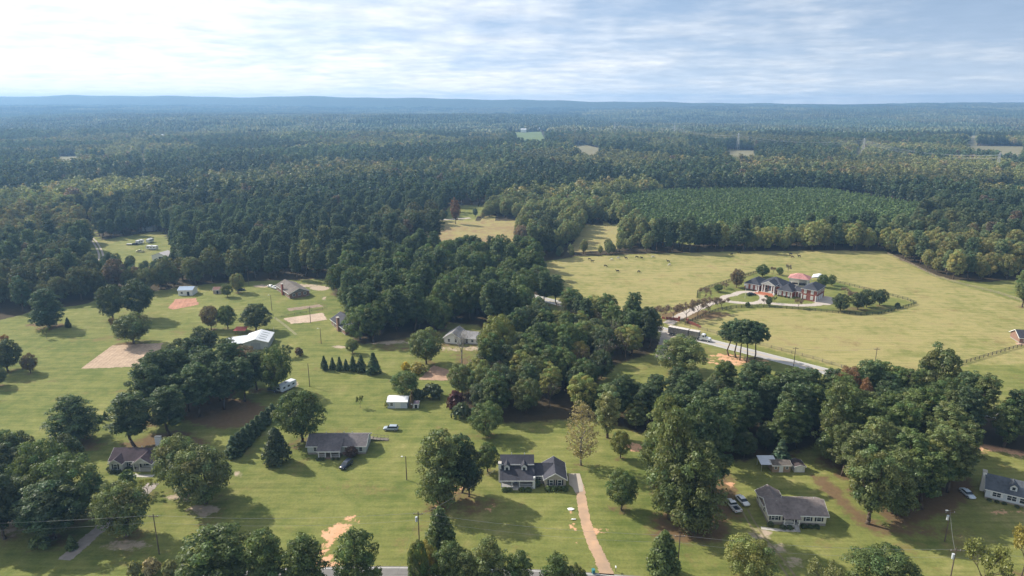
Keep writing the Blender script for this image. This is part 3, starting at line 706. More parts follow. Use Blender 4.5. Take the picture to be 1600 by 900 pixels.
for (x, y), c, k, lo in zip(near, ncol, nk, lowm):
    f = frg.uniform(.64, 1.22) * (.5 if lo else 1)
    if lo: k = .6
    if k > .45: kd, h, w = ('oak', 15, 11) if frg.random() < .5 else ('tall', 17, 10)
    else: kd, h, w = 'pine', 19, 8.5
    TREES.append(dict(kind=kd, x=x, y=y, h=h * f, w=w * f, col=tuple(c), label=describe(kd, 'olive' if k > .45 else 'pine', f, .95, x, y, 'at the forest edge'), group='trees at the edge of the continuous forest', name=None, cat=None, hand=False))

# the 300 that show largest are single trees, the rest of the woods is one mass
HAND = [t for t in TREES if t['hand']]
REST = [t for t in TREES if not t['hand']]
REST.sort(key=lambda t: -t['h'] * t['w'] / (t['x'] ** 2 + t['y'] ** 2))
def in_frame(t):
    px = 800 + FPX * t['x'] / (t['y'] * CP + (CAM_H - t['h'] * .6) * SP)
    return -20 < px < 1620
MASS, SINGLE = [], []
cap = 300 - len(HAND)
for t in REST:
    if len(SINGLE) < cap and in_frame(t): SINGLE.append(t)
    else: MASS.append(t)
NAMES = {'oak': 'broadleaf_tree', 'tall': 'broadleaf_tree', 'pine': 'pine_tree', 'yardpine': 'pine_tree', 'umbrella': 'pine_tree', 'cedar': 'cedar_tree', 'cypress': 'cypress_tree', 'poplar': 'poplar_tree',
         'column': 'poplar_tree', 'bare': 'bare_tree', 'thin': 'open_tree', 'shrub': 'bush'}
for t in HAND + SINGLE:
    vs_, H0, W0 = TPL[t['kind']]
    crown, trunk = vs_[trng.randrange(len(vs_))]
    root = thing(t['name'] or NAMES[t['kind']], t['label'], t['cat'] or 'tree', (t['x'], t['y'], 0), trng.uniform(0, 6.28), t['group'])
    root.scale = (t['w'] / W0, t['w'] / W0, t['h'] / H0)
    o = link(bpy.data.objects.new('stem' if t['kind'] == 'shrub' else 'trunk', trunk), root)
    o = link(bpy.data.objects.new('foliage' if t['kind'] == 'shrub' else 'crown', crown), root)
    v = trng.uniform(.88, 1.12) if t['hand'] else 1
    o.color = (t['col'][0] * v, t['col'][1] * v, t['col'][2] * v, 1)

# --- instanced forest mass
def src_collection(name, meshes):
    col = bpy.data.collections.new(name)
    for i, ms in enumerate(meshes):
        # crown and trunk joined into one source mesh
        if len(ms) == 1: me = ms[0]
        else:
            bm = bmesh.new(); bm.from_mesh(ms[0]); bm.from_mesh(ms[1])
            nf = len(ms[0].polygons); bm.faces.ensure_lookup_table()
            for f in bm.faces[nf:]: f.material_index = 1
            me = bpy.data.meshes.new(name); bm.to_mesh(me); bm.free()
            me.materials.append(LEAF_I); me.materials.append(BARK)
        o = bpy.data.objects.new('%s_%02d' % (name, i), me); col.objects.link(o)
    return col
def scatter(name, label, P, idx, rot, scl, tint, col):
    me = bpy.data.meshes.new(name); n = len(P)
    me.vertices.add(n); me.vertices.foreach_set('co', np.asarray(P, np.float32).reshape(-1))
    def attr(nm, ty, key, v): a = me.attributes.new(nm, ty, 'POINT'); a.data.foreach_set(key, np.ascontiguousarray(v).reshape(-1))
    attr('idx', 'INT', 'value', np.asarray(idx, np.int32))
    attr('rot', 'FLOAT_VECTOR', 'vector', np.c_[np.zeros(n), np.zeros(n), rot].astype(np.float32))
    attr('scl', 'FLOAT_VECTOR', 'vector', np.asarray(scl, np.float32))
    attr('tint', 'FLOAT_COLOR', 'color', np.c_[tint, np.ones(n)].astype(np.float32))
    o = tag(link(bpy.data.objects.new(name, me)), label, 'forest', kind='stuff')
    ng = bpy.data.node_groups.new(name, 'GeometryNodeTree')
    ng.interface.new_socket('Geometry', in_out='INPUT', socket_type='NodeSocketGeometry')
    ng.interface.new_socket('Geometry', in_out='OUTPUT', socket_type='NodeSocketGeometry')
    N = ng.nodes; L = ng.links
    gi, go = N.new('NodeGroupInput'), N.new('NodeGroupOutput')
    mp = N.new('GeometryNodeMeshToPoints'); L.new(gi.outputs[0], mp.inputs[0])
    ci = N.new('GeometryNodeCollectionInfo'); ci.inputs[0].default_value = col; ci.inputs['Separate Children'].default_value = True; ci.inputs['Reset Children'].default_value = True
    ip = N.new('GeometryNodeInstanceOnPoints'); ip.inputs['Pick Instance'].default_value = True
    L.new(mp.outputs[0], ip.inputs['Points']); L.new(ci.outputs[0], ip.inputs['Instance'])
    for nm, ty, sock in (('idx', 'INT', 'Instance Index'), ('rot', 'FLOAT_VECTOR', 'Rotation'), ('scl', 'FLOAT_VECTOR', 'Scale')):
        a = N.new('GeometryNodeInputNamedAttribute'); a.data_type = ty; a.inputs[0].default_value = nm
        if sock == 'Rotation':
            e = N.new('FunctionNodeEulerToRotation'); L.new(a.outputs[0], e.inputs[0]); L.new(e.outputs[0], ip.inputs[sock])
        else: L.new(a.outputs[0], ip.inputs[sock])
    L.new(ip.outputs[0], go.inputs[0])
    md = o.modifiers.new('scatter', 'NODES'); md.node_group = ng
    return o
srcs, slot = [], {}
for k in ('oak', 'tall', 'pine', 'yardpine', 'bare'):
    slot[k] = [len(srcs) + i for i in range(len(TPL[k][0]))]
    for c, t_ in TPL[k][0]:
        c2 = c.copy(); c2.materials.clear(); c2.materials.append(LEAF_I); srcs.append((c2, t_))
col0 = src_collection('wood_source', srcs)
P = np.array([(t['x'], t['y'], 0) for t in MASS]); n = len(P)
scatter('woodland', 'dense mixed woodland of pines and broadleaf trees around the yards and fields', P, [slot[t['kind']][frg.integers(len(slot[t['kind']]))] for t in MASS], frg.uniform(0, 6.28, n),
        [(t['w'] / TPL[t['kind']][2], t['w'] / TPL[t['kind']][2], t['h'] / TPL[t['kind']][1]) for t in MASS], np.array([t['col'] for t in MASS]), col0)

# middle distance: lighter trees
lod1 = [tree_broad(s, 16, 11.5, .1, 16, 22, 1.25, .36, 1, instancer=True) for s in (201, 202, 203)] + [tree_pine(s, 19, 8.5, .3, 20, 15, 1.2, 1, True) for s in (211, 212, 213)]
col1 = src_collection('forest_source', lod1)
mid = grid(640, 1900, 8.8)
mid = mid[inside(mid, FOREST_POLY) & ~open_land(mid)]
# thin where a crown would stand over the view of a clearing's near lip is left as it falls
mc, mk = forest_colour(mid); n = len(mid)
f = frg.uniform(.66, 1.38, n) * (1 + .12 * vnoise(mid, 160, 5))
scatter('forest', 'continuous forest of pine and hardwood stretching beyond the fields', np.c_[mid, hgt(mid[:, 0], mid[:, 1])], np.where(mk > .45, frg.integers(0, 3, n), frg.integers(3, 6, n)), frg.uniform(0, 6.28, n), np.c_[f, f, f], mc, col1)

# far distance: 80 m patches of canopy
def patch(seed, S=84.0, n=110):
    rng = np.random.default_rng(seed); bm = bmesh.new()
    lay = bm.faces.layers.float_color.new('shade')
    g = int(math.sqrt(n)); s = S / g
    for i in range(g):
        for j in range(g):
            h = rng.uniform(11, 20); w = rng.uniform(7.5, 11.5)
            x, y = (i + .5 + rng.uniform(-.4, .4)) * s - S / 2, (j + .5 + rng.uniform(-.4, .4)) * s - S / 2
            M = Matrix.Translation((x, y, h * .55)) @ Matrix.Rotation(rng.uniform(0, 6.28), 4, 'Z') @ Matrix.Diagonal((w / 2, w / 2, h * .48, 1))
            r = bmesh.ops.create_icosphere(bm, subdivisions=2, radius=1, matrix=M)
            vs = r['verts']
            for v in vs:
                q = mnoise.noise(Vector(v.co) * .42 + Vector((seed * 7, 0, 0)))
                c = Vector((x, y, h * .5)); v.co = c + (v.co - c) * (1 + q * .42)
            t = rng.random(); cs = rng.uniform(.7, 1.25)
            tint = (1.25, 1.12, 1.0) if t < .18 else ((.8, .92, .95) if t < .5 else (1, 1, 1))
            for fc in {f for v in vs for f in v.link_faces}:
                u = cs * rng.uniform(.8, 1.2)
                fc[lay] = (tint[0] * u, tint[1] * u, tint[2] * u, 1)
    me = bpy.data.meshes.new('canopy_patch'); bm.to_mesh(me); bm.free(); me.materials.append(LEAF_I)
    return (me,)
col2 = src_collection('canopy_source', [patch(s) for s in (301, 302, 303, 304)])
far = grid(1900 + 42, 6600, 80, .86, 200)
far = far[~open_land(far)]
far = far[np.all([sdf(far, q) < -45 for q in FAR_FIELDS], axis=0)]
st2 = stands((far + np.c_[vnoise(far, 200, 1), vnoise(far, 200, 4)] * 120) * np.array([1, .5]), 420.0, 8.0)
fv = (st2[:, 0] - .5) * 1.5 + frg.normal(0, .2, len(far))
fk = np.clip(fv * .9 + .4, 0, 1)[:, None]
fc = (PINE_C * (1 - fk) + np.array([.195, .200, .100]) * fk) * frg.uniform(.75, 1.25, (len(far), 1)) * (.7 + .6 * st2[:, 1:2])
n = len(far)
scatter('distant_forest', 'far forest fading into blue haze toward the hills', np.c_[far, hgt(far[:, 0], far[:, 1]) - 1], frg.integers(0, 4, n), frg.integers(0, 4, n) * 1.5708, np.c_[np.ones(n), np.ones(n), frg.uniform(.8, 1.25, n) * (1 + .25 * vnoise(far, 500, 2))], fc, col2)

# young pine plantations: rows of small conical pines
pl = [tree_cone(s, 7, 3.6, 16, 10, 1.0, .05, .7, True) for s in (401, 402, 403)]
col3 = src_collection('plantation_source', pl)
for poly, nm, lab in ((PLANT1, 'pine_plantation', 'young pine plantation of even rows behind the big pasture'), (PLANT2, 'pine_plantation', 'lighter green young plantation beyond the right hand wood')):
    p = np.array(poly); s = 2.7
    gx, gy = np.meshgrid(np.arange(p[:, 0].min(), p[:, 0].max(), s), np.arange(p[:, 1].min(), p[:, 1].max(), s))
    ca, sa = math.cos(.35), math.sin(.35); cx_, cy_ = p.mean(0)
    Q = np.c_[(gx.ravel() - cx_) * ca - (gy.ravel() - cy_) * sa + cx_, (gx.ravel() - cx_) * sa + (gy.ravel() - cy_) * ca + cy_] + frg.normal(0, .45, (gx.size, 2))
    Q = Q[inside(Q, poly)]; n = len(Q)
    hs = frg.uniform(.75, 1.2, n) * (1 + .12 * vnoise(Q, 40))
    base = np.array([.140, .205, .078]) if poly is PLANT1 else np.array([.115, .185, .08])
    scatter(nm, lab, np.c_[Q, np.zeros(n)], frg.integers(0, 3, n), frg.uniform(0, 6.28, n), np.c_[hs, hs, hs], base * frg.uniform(.75, 1.3, (n, 1)), col3)

# ------------------------------------------------------------------ ground
def axis(lo, hi, s, far_lo, far_hi):
    a = list(np.arange(lo, hi + .01, s)); st = s; b = []
    x = hi
    while x < far_hi: st *= 1.22; x = min(far_hi, x + st); b.append(x)
    st = s; c = []; x = lo
    while x > far_lo: st *= 1.22; x = max(far_lo, x - st); c.append(x)
    return np.array(c[::-1] + a + b)
gx, gy = axis(-330, 420, 1.7, -6900, 6900), axis(95, 480, 1.7, -800, 6650)
X, Y = np.meshgrid(gx, gy); P = np.c_[X.ravel(), Y.ravel()]
nearm = (P[:, 0] > -340) & (P[:, 0] < 430) & (P[:, 1] > 90) & (P[:, 1] < 490)
Z = hgt(P[:, 0], P[:, 1])
PN = P[nearm]
def ramp(poly, feather):
    v = np.zeros(len(P)); v[nearm] = np.clip(.5 + sdf(PN, poly) / feather / 2, 0, 1); return v
def ell(cx, cy, rx, ry, n=16): return PG([(cx + rx * math.cos(i * 6.2832 / n), cy + ry * math.sin(i * 6.2832 / n)) for i in range(n)])
dirt, litter, sand, dry, wood = (np.zeros(len(P)) for _ in range(5))
def put(a, poly, feather, k=1.0): np.maximum(a, ramp(poly, feather) * k, out=a)
for q, k in (([(550, 806), (545, 820), (533, 836), (522, 850), (514, 864), (500, 868), (497, 852), (508, 836), (522, 822), (536, 812)], .95), ([(488, 868), (520, 868), (526, 884), (498, 884)], .9),
             ([(1488, 682), (1600, 700), (1700, 714), (1700, 722), (1600, 714), (1540, 704), (1500, 692)], .9)): put(dirt, PG(q), 3.0, k)
for cx, cy, rx, ry, k in ((934, 828, 10, 9, .9), (955, 827, 6, 3, .7), (892, 795, 6, 4, .7), (893, 822, 7, 6, .8), (900, 845, 8, 5, .65), (769, 795, 12, 6, .75), (688, 787, 17, 5, .8), (706, 764, 20, 8, .6), (1005, 885, 10, 4, .6), (1139, 757, 12, 6, .7), (1213, 782, 10, 2.5, .8),
                         (1575, 801, 30, 4, .7), (990, 700, 16, 10, .6), (1135, 810, 7, 5, .6), (1180, 740, 8, 3, .4), (1310, 842, 14, 8, .0), (1135, 562, 42, 11, .52), (1185, 566, 30, 8, .42), (697, 480, 8, 14, .75), (695, 505, 10, 8, .6)): put(dirt, ell(cx, cy, rx, ry), 1.6, k)
for q in ([(1258, 738), (1292, 742), (1332, 785), (1378, 822), (1405, 832), (1380, 838), (1330, 812), (1288, 772)], [(1400, 830), (1500, 800), (1520, 770), (1512, 740), (1440, 690), (1300, 690), (1290, 720)]): put(litter, PG(q), 2.5, .85)
for cx, cy, rx, ry, k in ((140, 697, 34, 9, .75), (205, 695, 30, 9, .6), (270, 690, 60, 16, .75), (350, 645, 70, 26, .85), (300, 610, 70, 40, .9), (208, 541, 34, 8, .8), (75, 508, 40, 5, .7), (470, 692, 36, 6, .55), (735, 790, 70, 22, .5), (690, 790, 40, 16, .5), (1080, 830, 70, 24, .8), (1120, 780, 40, 50, .75), (1150, 800, 26, 26, .6),
                         (1350, 482, 50, 6, .5), (660, 540, 90, 14, .5), (500, 480, 22, 10, .4), (970, 795, 36, 10, .55), (1220, 740, 40, 6, .4), (1085, 492, 60, 9, .7), (905, 728, 14, 5, .5), (740, 560, 40, 30, .5), (1440, 830, 90, 16, .6)): put(litter, ell(cx, cy, rx, ry), 3, k)
for cx, cy, rx, ry, k in ((200, 851, 42, 7, .85), (190, 858, 30, 5, .8), (318, 795, 30, 8, .85), (285, 778, 34, 8, .7), (312, 803, 14, 7, .8), (371, 740, 5, 10, .8), (60, 800, 50, 24, .55), (20, 820, 40, 20, .5), (530, 542, 14, 2, .9), (600, 535, 46, 4, .6), (500, 450, 16, 4, .9), (480, 446, 22, 3, .6), (507, 466, 5, 3, .8), (20, 478, 50, 3, .3),
                         (1210, 858, 30, 12, .5), (1180, 835, 34, 14, .5), (1240, 880, 24, 14, .5), (460, 600, 9, 6, .7), (1040, 540, 8, 10, .8), (1000, 500, 20, 5, .5), (410, 447, 14, 3, .7), (1047, 505, 10, 5, .6), (715, 545, 60, 5, .5), (1580, 690, 40, 4, .5), (1445, 600, 8, 8, .6), (580, 714, 10, 4, .4), (500, 712, 12, 2.5, .6)): put(sand, ell(cx, cy, rx, ry), 2, k * 1.18)
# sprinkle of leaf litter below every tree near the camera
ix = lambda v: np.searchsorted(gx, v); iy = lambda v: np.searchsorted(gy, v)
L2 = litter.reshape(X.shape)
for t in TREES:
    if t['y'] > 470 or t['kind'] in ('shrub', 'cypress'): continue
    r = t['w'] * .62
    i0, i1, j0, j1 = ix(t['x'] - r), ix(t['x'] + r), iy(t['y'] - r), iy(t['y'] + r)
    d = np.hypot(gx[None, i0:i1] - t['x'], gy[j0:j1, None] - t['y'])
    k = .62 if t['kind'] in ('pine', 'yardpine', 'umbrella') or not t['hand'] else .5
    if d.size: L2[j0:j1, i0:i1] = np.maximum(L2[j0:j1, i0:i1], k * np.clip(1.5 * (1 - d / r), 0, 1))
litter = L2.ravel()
wood = np.maximum(wood, np.where(inside(P, FOREST_POLY) & ~open_land(P), 1.0, 0.0))
for w_ in (WOOD_OAK, WOOD_MID, WOOD_PINE_E, WOOD_BAND_E): put(wood, w_, 4, .9)
dryv = .38 + .10 * vnoise(P, 60) + .08 * vnoise(P, 23, 2)
dryv[nearm] += np.clip((PN[:, 0] - 40) / 160, 0, .12)
for poly, v in ((BIG_FIELD, .86), (PAST2, 1.0), (PAST1, 1.25), (PAST1B, .45), (LEFT_FIELD, .5)):
    m_ = inside(P, poly); dryv[m_] = v + .10 * vnoise(P[m_], 45) + .07 * vnoise(P[m_], 17, 1)
yard = PG([(1090, 458), (1180, 426), (1300, 440), (1430, 474), (1370, 491), (1200, 480), (1085, 500)])
m_ = inside(P, yard); dryv[m_] = .42
me = bpy.data.meshes.new('ground')
nx, ny = len(gx), len(gy)
me.vertices.add(nx * ny); me.vertices.foreach_set('co', np.c_[P, Z].astype(np.float32).reshape(-1))
i, j = np.meshgrid(np.arange(nx - 1), np.arange(ny - 1)); b = (j * nx + i).ravel()
F = np.c_[b, b + 1, b + nx + 1, b + nx].astype(np.int32)
me.loops.add(F.size); me.loops.foreach_set('vertex_index', F.reshape(-1))
me.polygons.add(len(F)); me.polygons.foreach_set('loop_start', np.arange(0, F.size, 4, dtype=np.int32))
me.update(calc_edges=True)
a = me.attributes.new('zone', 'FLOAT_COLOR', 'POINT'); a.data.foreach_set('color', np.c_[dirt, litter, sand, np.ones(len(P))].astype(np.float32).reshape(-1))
a = me.attributes.new('sward', 'FLOAT_COLOR', 'POINT'); a.data.foreach_set('color', np.c_[dryv, wood, np.zeros(len(P)), np.ones(len(P))].astype(np.float32).reshape(-1))
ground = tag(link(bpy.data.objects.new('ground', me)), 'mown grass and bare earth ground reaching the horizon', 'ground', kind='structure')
gm = bpy.data.materials.new('ground'); n, l = nt(gm); pb = n['Principled BSDF']
pb.inputs['Roughness'].default_value = .95; pb.inputs['Specular IOR Level'].default_value = .12
def nd(t, **k):
    o = n.new(t)
    for a_, b_ in k.items(): setattr(o, a_, b_)
    return o
def mt(op, a_, b_=None, c_=None, cl=False):
    o = nd('ShaderNodeMath', operation=op); o.use_clamp = cl
    for i_, v_ in enumerate((a_, b_, c_)):
        if v_ is None: continue
        if isinstance(v_, (int, float)): o.inputs[i_].default_value = v_
        else: l.new(v_, o.inputs[i_])
    return o.outputs[0]
def nz(scale, detail=4, rough=.55, vec=None):
    o = nd('ShaderNodeTexNoise'); o.inputs['Scale'].default_value = scale; o.inputs['Detail'].default_value = detail; o.inputs['Roughness'].default_value = rough
    l.new(vec or gpos, o.inputs['Vector']); return o.outputs[0]
def mixc_(f_, a_, b_):
    o = nd('ShaderNodeMix', data_type='RGBA')
    l.new(f_, o.inputs[0]) if not isinstance(f_, (int, float)) else setattr(o.inputs[0], 'default_value', f_)
    for v_, i_ in ((a_, 6), (b_, 7)):
        if isinstance(v_, tuple): o.inputs[i_].default_value = v_ + (1,)
        else: l.new(v_, o.inputs[i_])
    return o.outputs[2]
def step_(v_, a_, b_):
    o = nd('ShaderNodeMapRange', interpolation_type='SMOOTHSTEP'); l.new(v_, o.inputs[0]); o.inputs[1].default_value = a_; o.inputs[2].default_value = b_; return o.outputs[0]
geo = nd('ShaderNodeNewGeometry'); gpos = geo.outputs['Position']
zn = nd('ShaderNodeSeparateColor'); at = nd('ShaderNodeAttribute', attribute_name='zone'); l.new(at.outputs['Color'], zn.inputs[0])
sw = nd('ShaderNodeSeparateColor'); at2 = nd('ShaderNodeAttribute', attribute_name='sward'); l.new(at2.outputs['Color'], sw.inputs[0])
# mowing lines: noise stretched along one direction
mpn = nd('ShaderNodeMapping'); mpn.inputs['Rotation'].default_value = (0, 0, R(24)); mpn.inputs['Scale'].default_value = (.05, .7, 1); l.new(gpos, mpn.inputs[0])
mow = nz(1.0, 3, .5, mpn.outputs[0])
mpn2 = nd('ShaderNodeMapping'); mpn2.inputs['Rotation'].default_value = (0, 0, R(-38)); mpn2.inputs['Scale'].default_value = (.04, .45, 1); l.new(gpos, mpn2.inputs[0])
mow2 = nz(1.0, 3, .5, mpn2.outputs[0])
fine, med, big = nz(1.6, 6, .7), nz(.22, 5, .62), nz(.045, 4, .6)
dfac = mt('ADD', sw.outputs[0], mt('ADD', mt('MULTIPLY_ADD', mow, .34, -.17), mt('ADD', mt('MULTIPLY_ADD', med, 1.2, -.6), mt('ADD', mt('MULTIPLY_ADD', big, 1.1, -.55), mt('MULTIPLY_ADD', mow2, .3, -.15)))))
g1 = mixc_(step_(dfac, 0, .55), (.104, .132, .031), (.178, .186, .053))
g2 = mixc_(step_(dfac, .45, 1.05), g1, (.310, .268, .108))
g3 = mixc_(step_(dfac, 1.0, 1.5), g2, (.26, .185, .095))
worn = step_(mt('ADD', nz(.07, 6, .68), mt('MULTIPLY_ADD', nz(.6, 4, .6), .25, -.125)), .56, .70)
g3 = mixc_(mt('MULTIPLY', worn, .6), g3, (.20, .145, .062))
lum = mt('ADD', mt('MULTIPLY_ADD', fine, .9, .55), mt('MULTIPLY_ADD', mow, .5, -.25))
gv = nd('ShaderNodeVectorMath', operation='SCALE'); l.new(g3, gv.inputs[0]); l.new(lum, gv.inputs[3])
brk = mt('ADD', mt('MULTIPLY_ADD', nz(.5, 6, .65), 1.1, -.55), mt('MULTIPLY_ADD', nz(.12, 3), .7, -.35))
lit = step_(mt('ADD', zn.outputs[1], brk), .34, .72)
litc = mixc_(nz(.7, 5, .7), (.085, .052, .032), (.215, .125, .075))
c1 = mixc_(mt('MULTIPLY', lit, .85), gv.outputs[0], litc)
snd = step_(mt('ADD', zn.outputs[2], brk), .42, .70)
c2 = mixc_(snd, c1, mixc_(nz(.9, 5, .7), (.30, .22, .15), (.52, .43, .33)))
drt = step_(mt('ADD', zn.outputs[0], mt('MULTIPLY', brk, 1.5)), .42, .62)
c3 = mixc_(drt, c2, mixc_(nz(.35, 5, .7), (.52, .23, .10), (.72, .48, .32)))
wf = step_(mt('ADD', sw.outputs[1], mt('MULTIPLY', brk, .5)), .35, .65)
c4 = mixc_(wf, c3, mixc_(nz(.3, 5, .7), (.035, .032, .018), (.085, .060, .034)))
l.new(c4, pb.inputs['Base Color'])
bp = nd('ShaderNodeBump'); bp.inputs['Strength'].default_value = .5; bp.inputs['Distance'].default_value = .25; l.new(mt('ADD', fine, med), bp.inputs['Height']); l.new(bp.outputs[0], pb.inputs['Normal'])
me.materials.append(gm)

# ------------------------------------------------------------------ sheets on the ground: roads, drives, plots, fields
def ribbon(name, pts, width, z, m, label, cat='road', kind='structure', off=0.0, parent=None):
    v, f = [], []; rrg = random.Random(int(pts[0][0] * 10)); SUB = 8 if name in ('road', 'edge_line', 'centre_line') else 18
    P_ = [Vector((p[0], p[1], 0)) for p in pts]
    # resample smoothly
    Q_ = []
    for k in range(len(P_) - 1):
        p0, p1, p2, p3 = P_[max(0, k - 1)], P_[k], P_[k + 1], P_[min(len(P_) - 1, k + 2)]
        for s_ in range(SUB):
            t = s_ / SUB
            Q_.append(.5 * ((2 * p1) + (p2 - p0) * t + (2 * p0 - 5 * p1 + 4 * p2 - p3) * t * t + (3 * p1 - p0 - 3 * p2 + p3) * t ** 3))
    Q_.append(P_[-1])
    for k, q in enumerate(Q_):
        d = (Q_[min(k + 1, len(Q_) - 1)] - Q_[max(k - 1, 0)]).normalized(); nrm = Vector((-d.y, d.x, 0))
        w = width[0] + (width[1] - width[0]) * k / (len(Q_) - 1) if isinstance(width, tuple) else width
        if name in ('drive', 'path', 'wheel_track'): w *= rrg.uniform(.86, 1.14)
        for s_ in (-.5, .5): p = q + nrm * (w * s_ + off); v.append((p.x, p.y, z))
    for k in range(len(Q_) - 1): f.append((2 * k, 2 * k + 2, 2 * k + 3, 2 * k + 1))
    mb = MB(); mb.add(v, f)
    o = mb.build(name, m, parent)
    if parent is None: tag(o, label, cat, kind=kind)
    return o
def sheet(name, poly, z, m, label, cat='field', kind='structure', jag=0.0, parent=None, step=1.0):
    rg = random.Random(len(poly) * 7 + int(z * 1000)); pts = []
    for a_, b_ in zip(poly, poly[1:] + poly[:1]):
        k_ = max(1, int(math.dist(a_, b_) / step)) if jag else 1
        for s_ in range(k_):
            t = s_ / k_; pts.append((a_[0] + (b_[0] - a_[0]) * t + rg.uniform(-jag, jag), a_[1] + (b_[1] - a_[1]) * t + rg.uniform(-jag, jag)))
    me_ = bpy.data.meshes.new(name); bm = bmesh.new()
    fc_ = bm.faces.new([bm.verts.new((p[0], p[1], z)) for p in pts])
    if fc_.normal.z < 0: fc_.normal_flip()
    bmesh.ops.triangulate(bm, faces=[fc_]); bm.to_mesh(me_); bm.free(); me_.materials.append(m)
    o = link(bpy.data.objects.new(name, me_), parent)
    return tag(o, label, cat, kind=kind) if parent is None else o
ASPH = mat('old_asphalt', (.20, .19, .18), .9, .12, .6)
ASPH2 = mat('pale_asphalt', (.40, .38, .355), .9, .10, .4)
CONC = mat('drive_concrete', (.40, .34, .28), .92, .22, .35)
CLAY = mat('clay_drive', (.42, .31, .22), .95, .3, .35, var2=(.54, .34, .21))
GRAV = mat('gravel', (.42, .36, .30), .95, .25, .6)
LINEW = mat('road_line_white', (.72, .71, .68), .7, .15, 2)
LINEY = mat('road_line_yellow', (.75, .47, .06), .7, .15, 2)
rd = ribbon('road', FRONT_ROAD, 7.4, .03, ASPH, 'grey two lane road with yellow centre line along the front of the yards')
ribbon('edge_line', FRONT_ROAD, .16, .045, LINEW, '', off=3.15, parent=rd)
ribbon('edge_line', FRONT_ROAD, .16, .045, LINEW, '', off=-3.15, parent=rd)
ribbon('centre_line', FRONT_ROAD, .15, .045, LINEY, '', off=.16, parent=rd)
ribbon('centre_line', FRONT_ROAD, .15, .045, LINEY, '', off=-.16, parent=rd)
rd2 = ribbon('road', DIAG_ROAD, 7.0, .03, ASPH2, 'pale two lane road crossing diagonally past the pasture with the truck')
ribbon('edge_line', DIAG_ROAD, .18, .045, LINEW, '', off=3.1, parent=rd2)
ribbon('edge_line', DIAG_ROAD, .18, .045, LINEW, '', off=-3.1, parent=rd2)
ribbon('centre_line', DIAG_ROAD, .2, .045, LINEY, '', parent=rd2)
ribbon('road', FARM_ROAD, 6, .04, GRAV, 'far pale road behind the brown pasture')
ribbon('drive', PG([(1046, 519), (1043, 530), (1040, 545), (1036, 560)]), 6.5, .035, GRAV, 'short pale side lane joining the road behind the truck', 'drive')
dv = ribbon('drive', PG([(906, 757), (908, 775), (914, 810), (925, 845), (938, 872), (946, 892), (952, 905)]), (2.2, 3.3), .03, CLAY, 'long clay stained driveway from the road to the dormered house', 'drive')
sheet('drive', PG([(888, 740), (906, 740), (911, 757), (911, 768), (899, 770), (895, 762), (889, 757)]), .05, CONC, 'concrete parking apron beside the garage wing of the dormered house', 'drive')
gd = thing('gravel_drive', 'two track gravel drive curving beside the far left field', 'drive'); tag(gd, kind='structure')
for of in (-1.1, 1.1): ribbon('wheel_track', GRAVEL_DRIVE, 1.2, .05, GRAV, '', off=of, parent=gd)
ribbon('drive', PG([(100, 875), (126, 853), (142, 838), (158, 825), (180, 800), (215, 778), (240, 755)]), 3.4, .035, mat('gravel_grey', (.30, .26, .23), .95, .25, .8), 'narrow grey gravel drive between the trees to the white cottage', 'drive')
yg = mat('mansion_drive', (.46, .40, .345), .95, .15, .4)
ribbon('drive', PG([(1044, 506), (1056, 498), (1085, 484), (1115, 472), (1135, 467)]), 5.2, .03, yg, 'pale drive from the brick gate to the mansion', 'drive')
ribbon('drive', PG([(1146, 461), (1132, 464), (1135, 470), (1155, 473), (1180, 473.5), (1193, 468), (1190, 461), (1178, 456.5), (1158, 456.5), (1146, 461)]), 4.0, .045, yg, 'oval turning circle in front of the mansion', 'drive')
ribbon('drive', PG([(1190, 473), (1215, 475), (1245, 477), (1275, 476), (1292, 471)]), 4.2, .04, yg, 'pale lane from the turning circle to the garage court', 'drive')
sheet('drive', PG([(1261, 467), (1279, 461), (1302, 465), (1306, 472), (1296, 477), (1280, 476)]), .055, yg, 'pale concrete court in front of the garage doors', 'drive', jag=.1)
ribbon('path', PG([(1189, 825), (1215, 828), (1250, 829.5)]), 1.1, .04, M_conc(), 'narrow concrete path in front of the cream ranch house', 'path')
ribbon('path', PG([(209, 741), (215, 743.5), (240, 743.8)]), 1.2, .04, M_conc(), 'concrete path in front of the white cottage porch', 'path')
ribbon('path', PG([(429, 496), (445, 508), (463, 523)]), 1.3, .02, mat('worn_track', (.22, .21, .10), .95, .2, .8), 'faint worn track across the lawn below the brick ranch house', 'path')
tr_m = mat('worn_wheel_track', (.20, .17, .09), .95, .2, .8)
wt = thing('track', 'pair of worn wheel tracks behind the two white parked cars', 'track'); tag(wt, kind='structure')
for of in (-.8, .8): ribbon('wheel_track', PG([(1163, 795), (1172, 812), (1190, 840), (1215, 870), (1240, 905)]), .5, .02, tr_m, '', off=of, parent=wt)
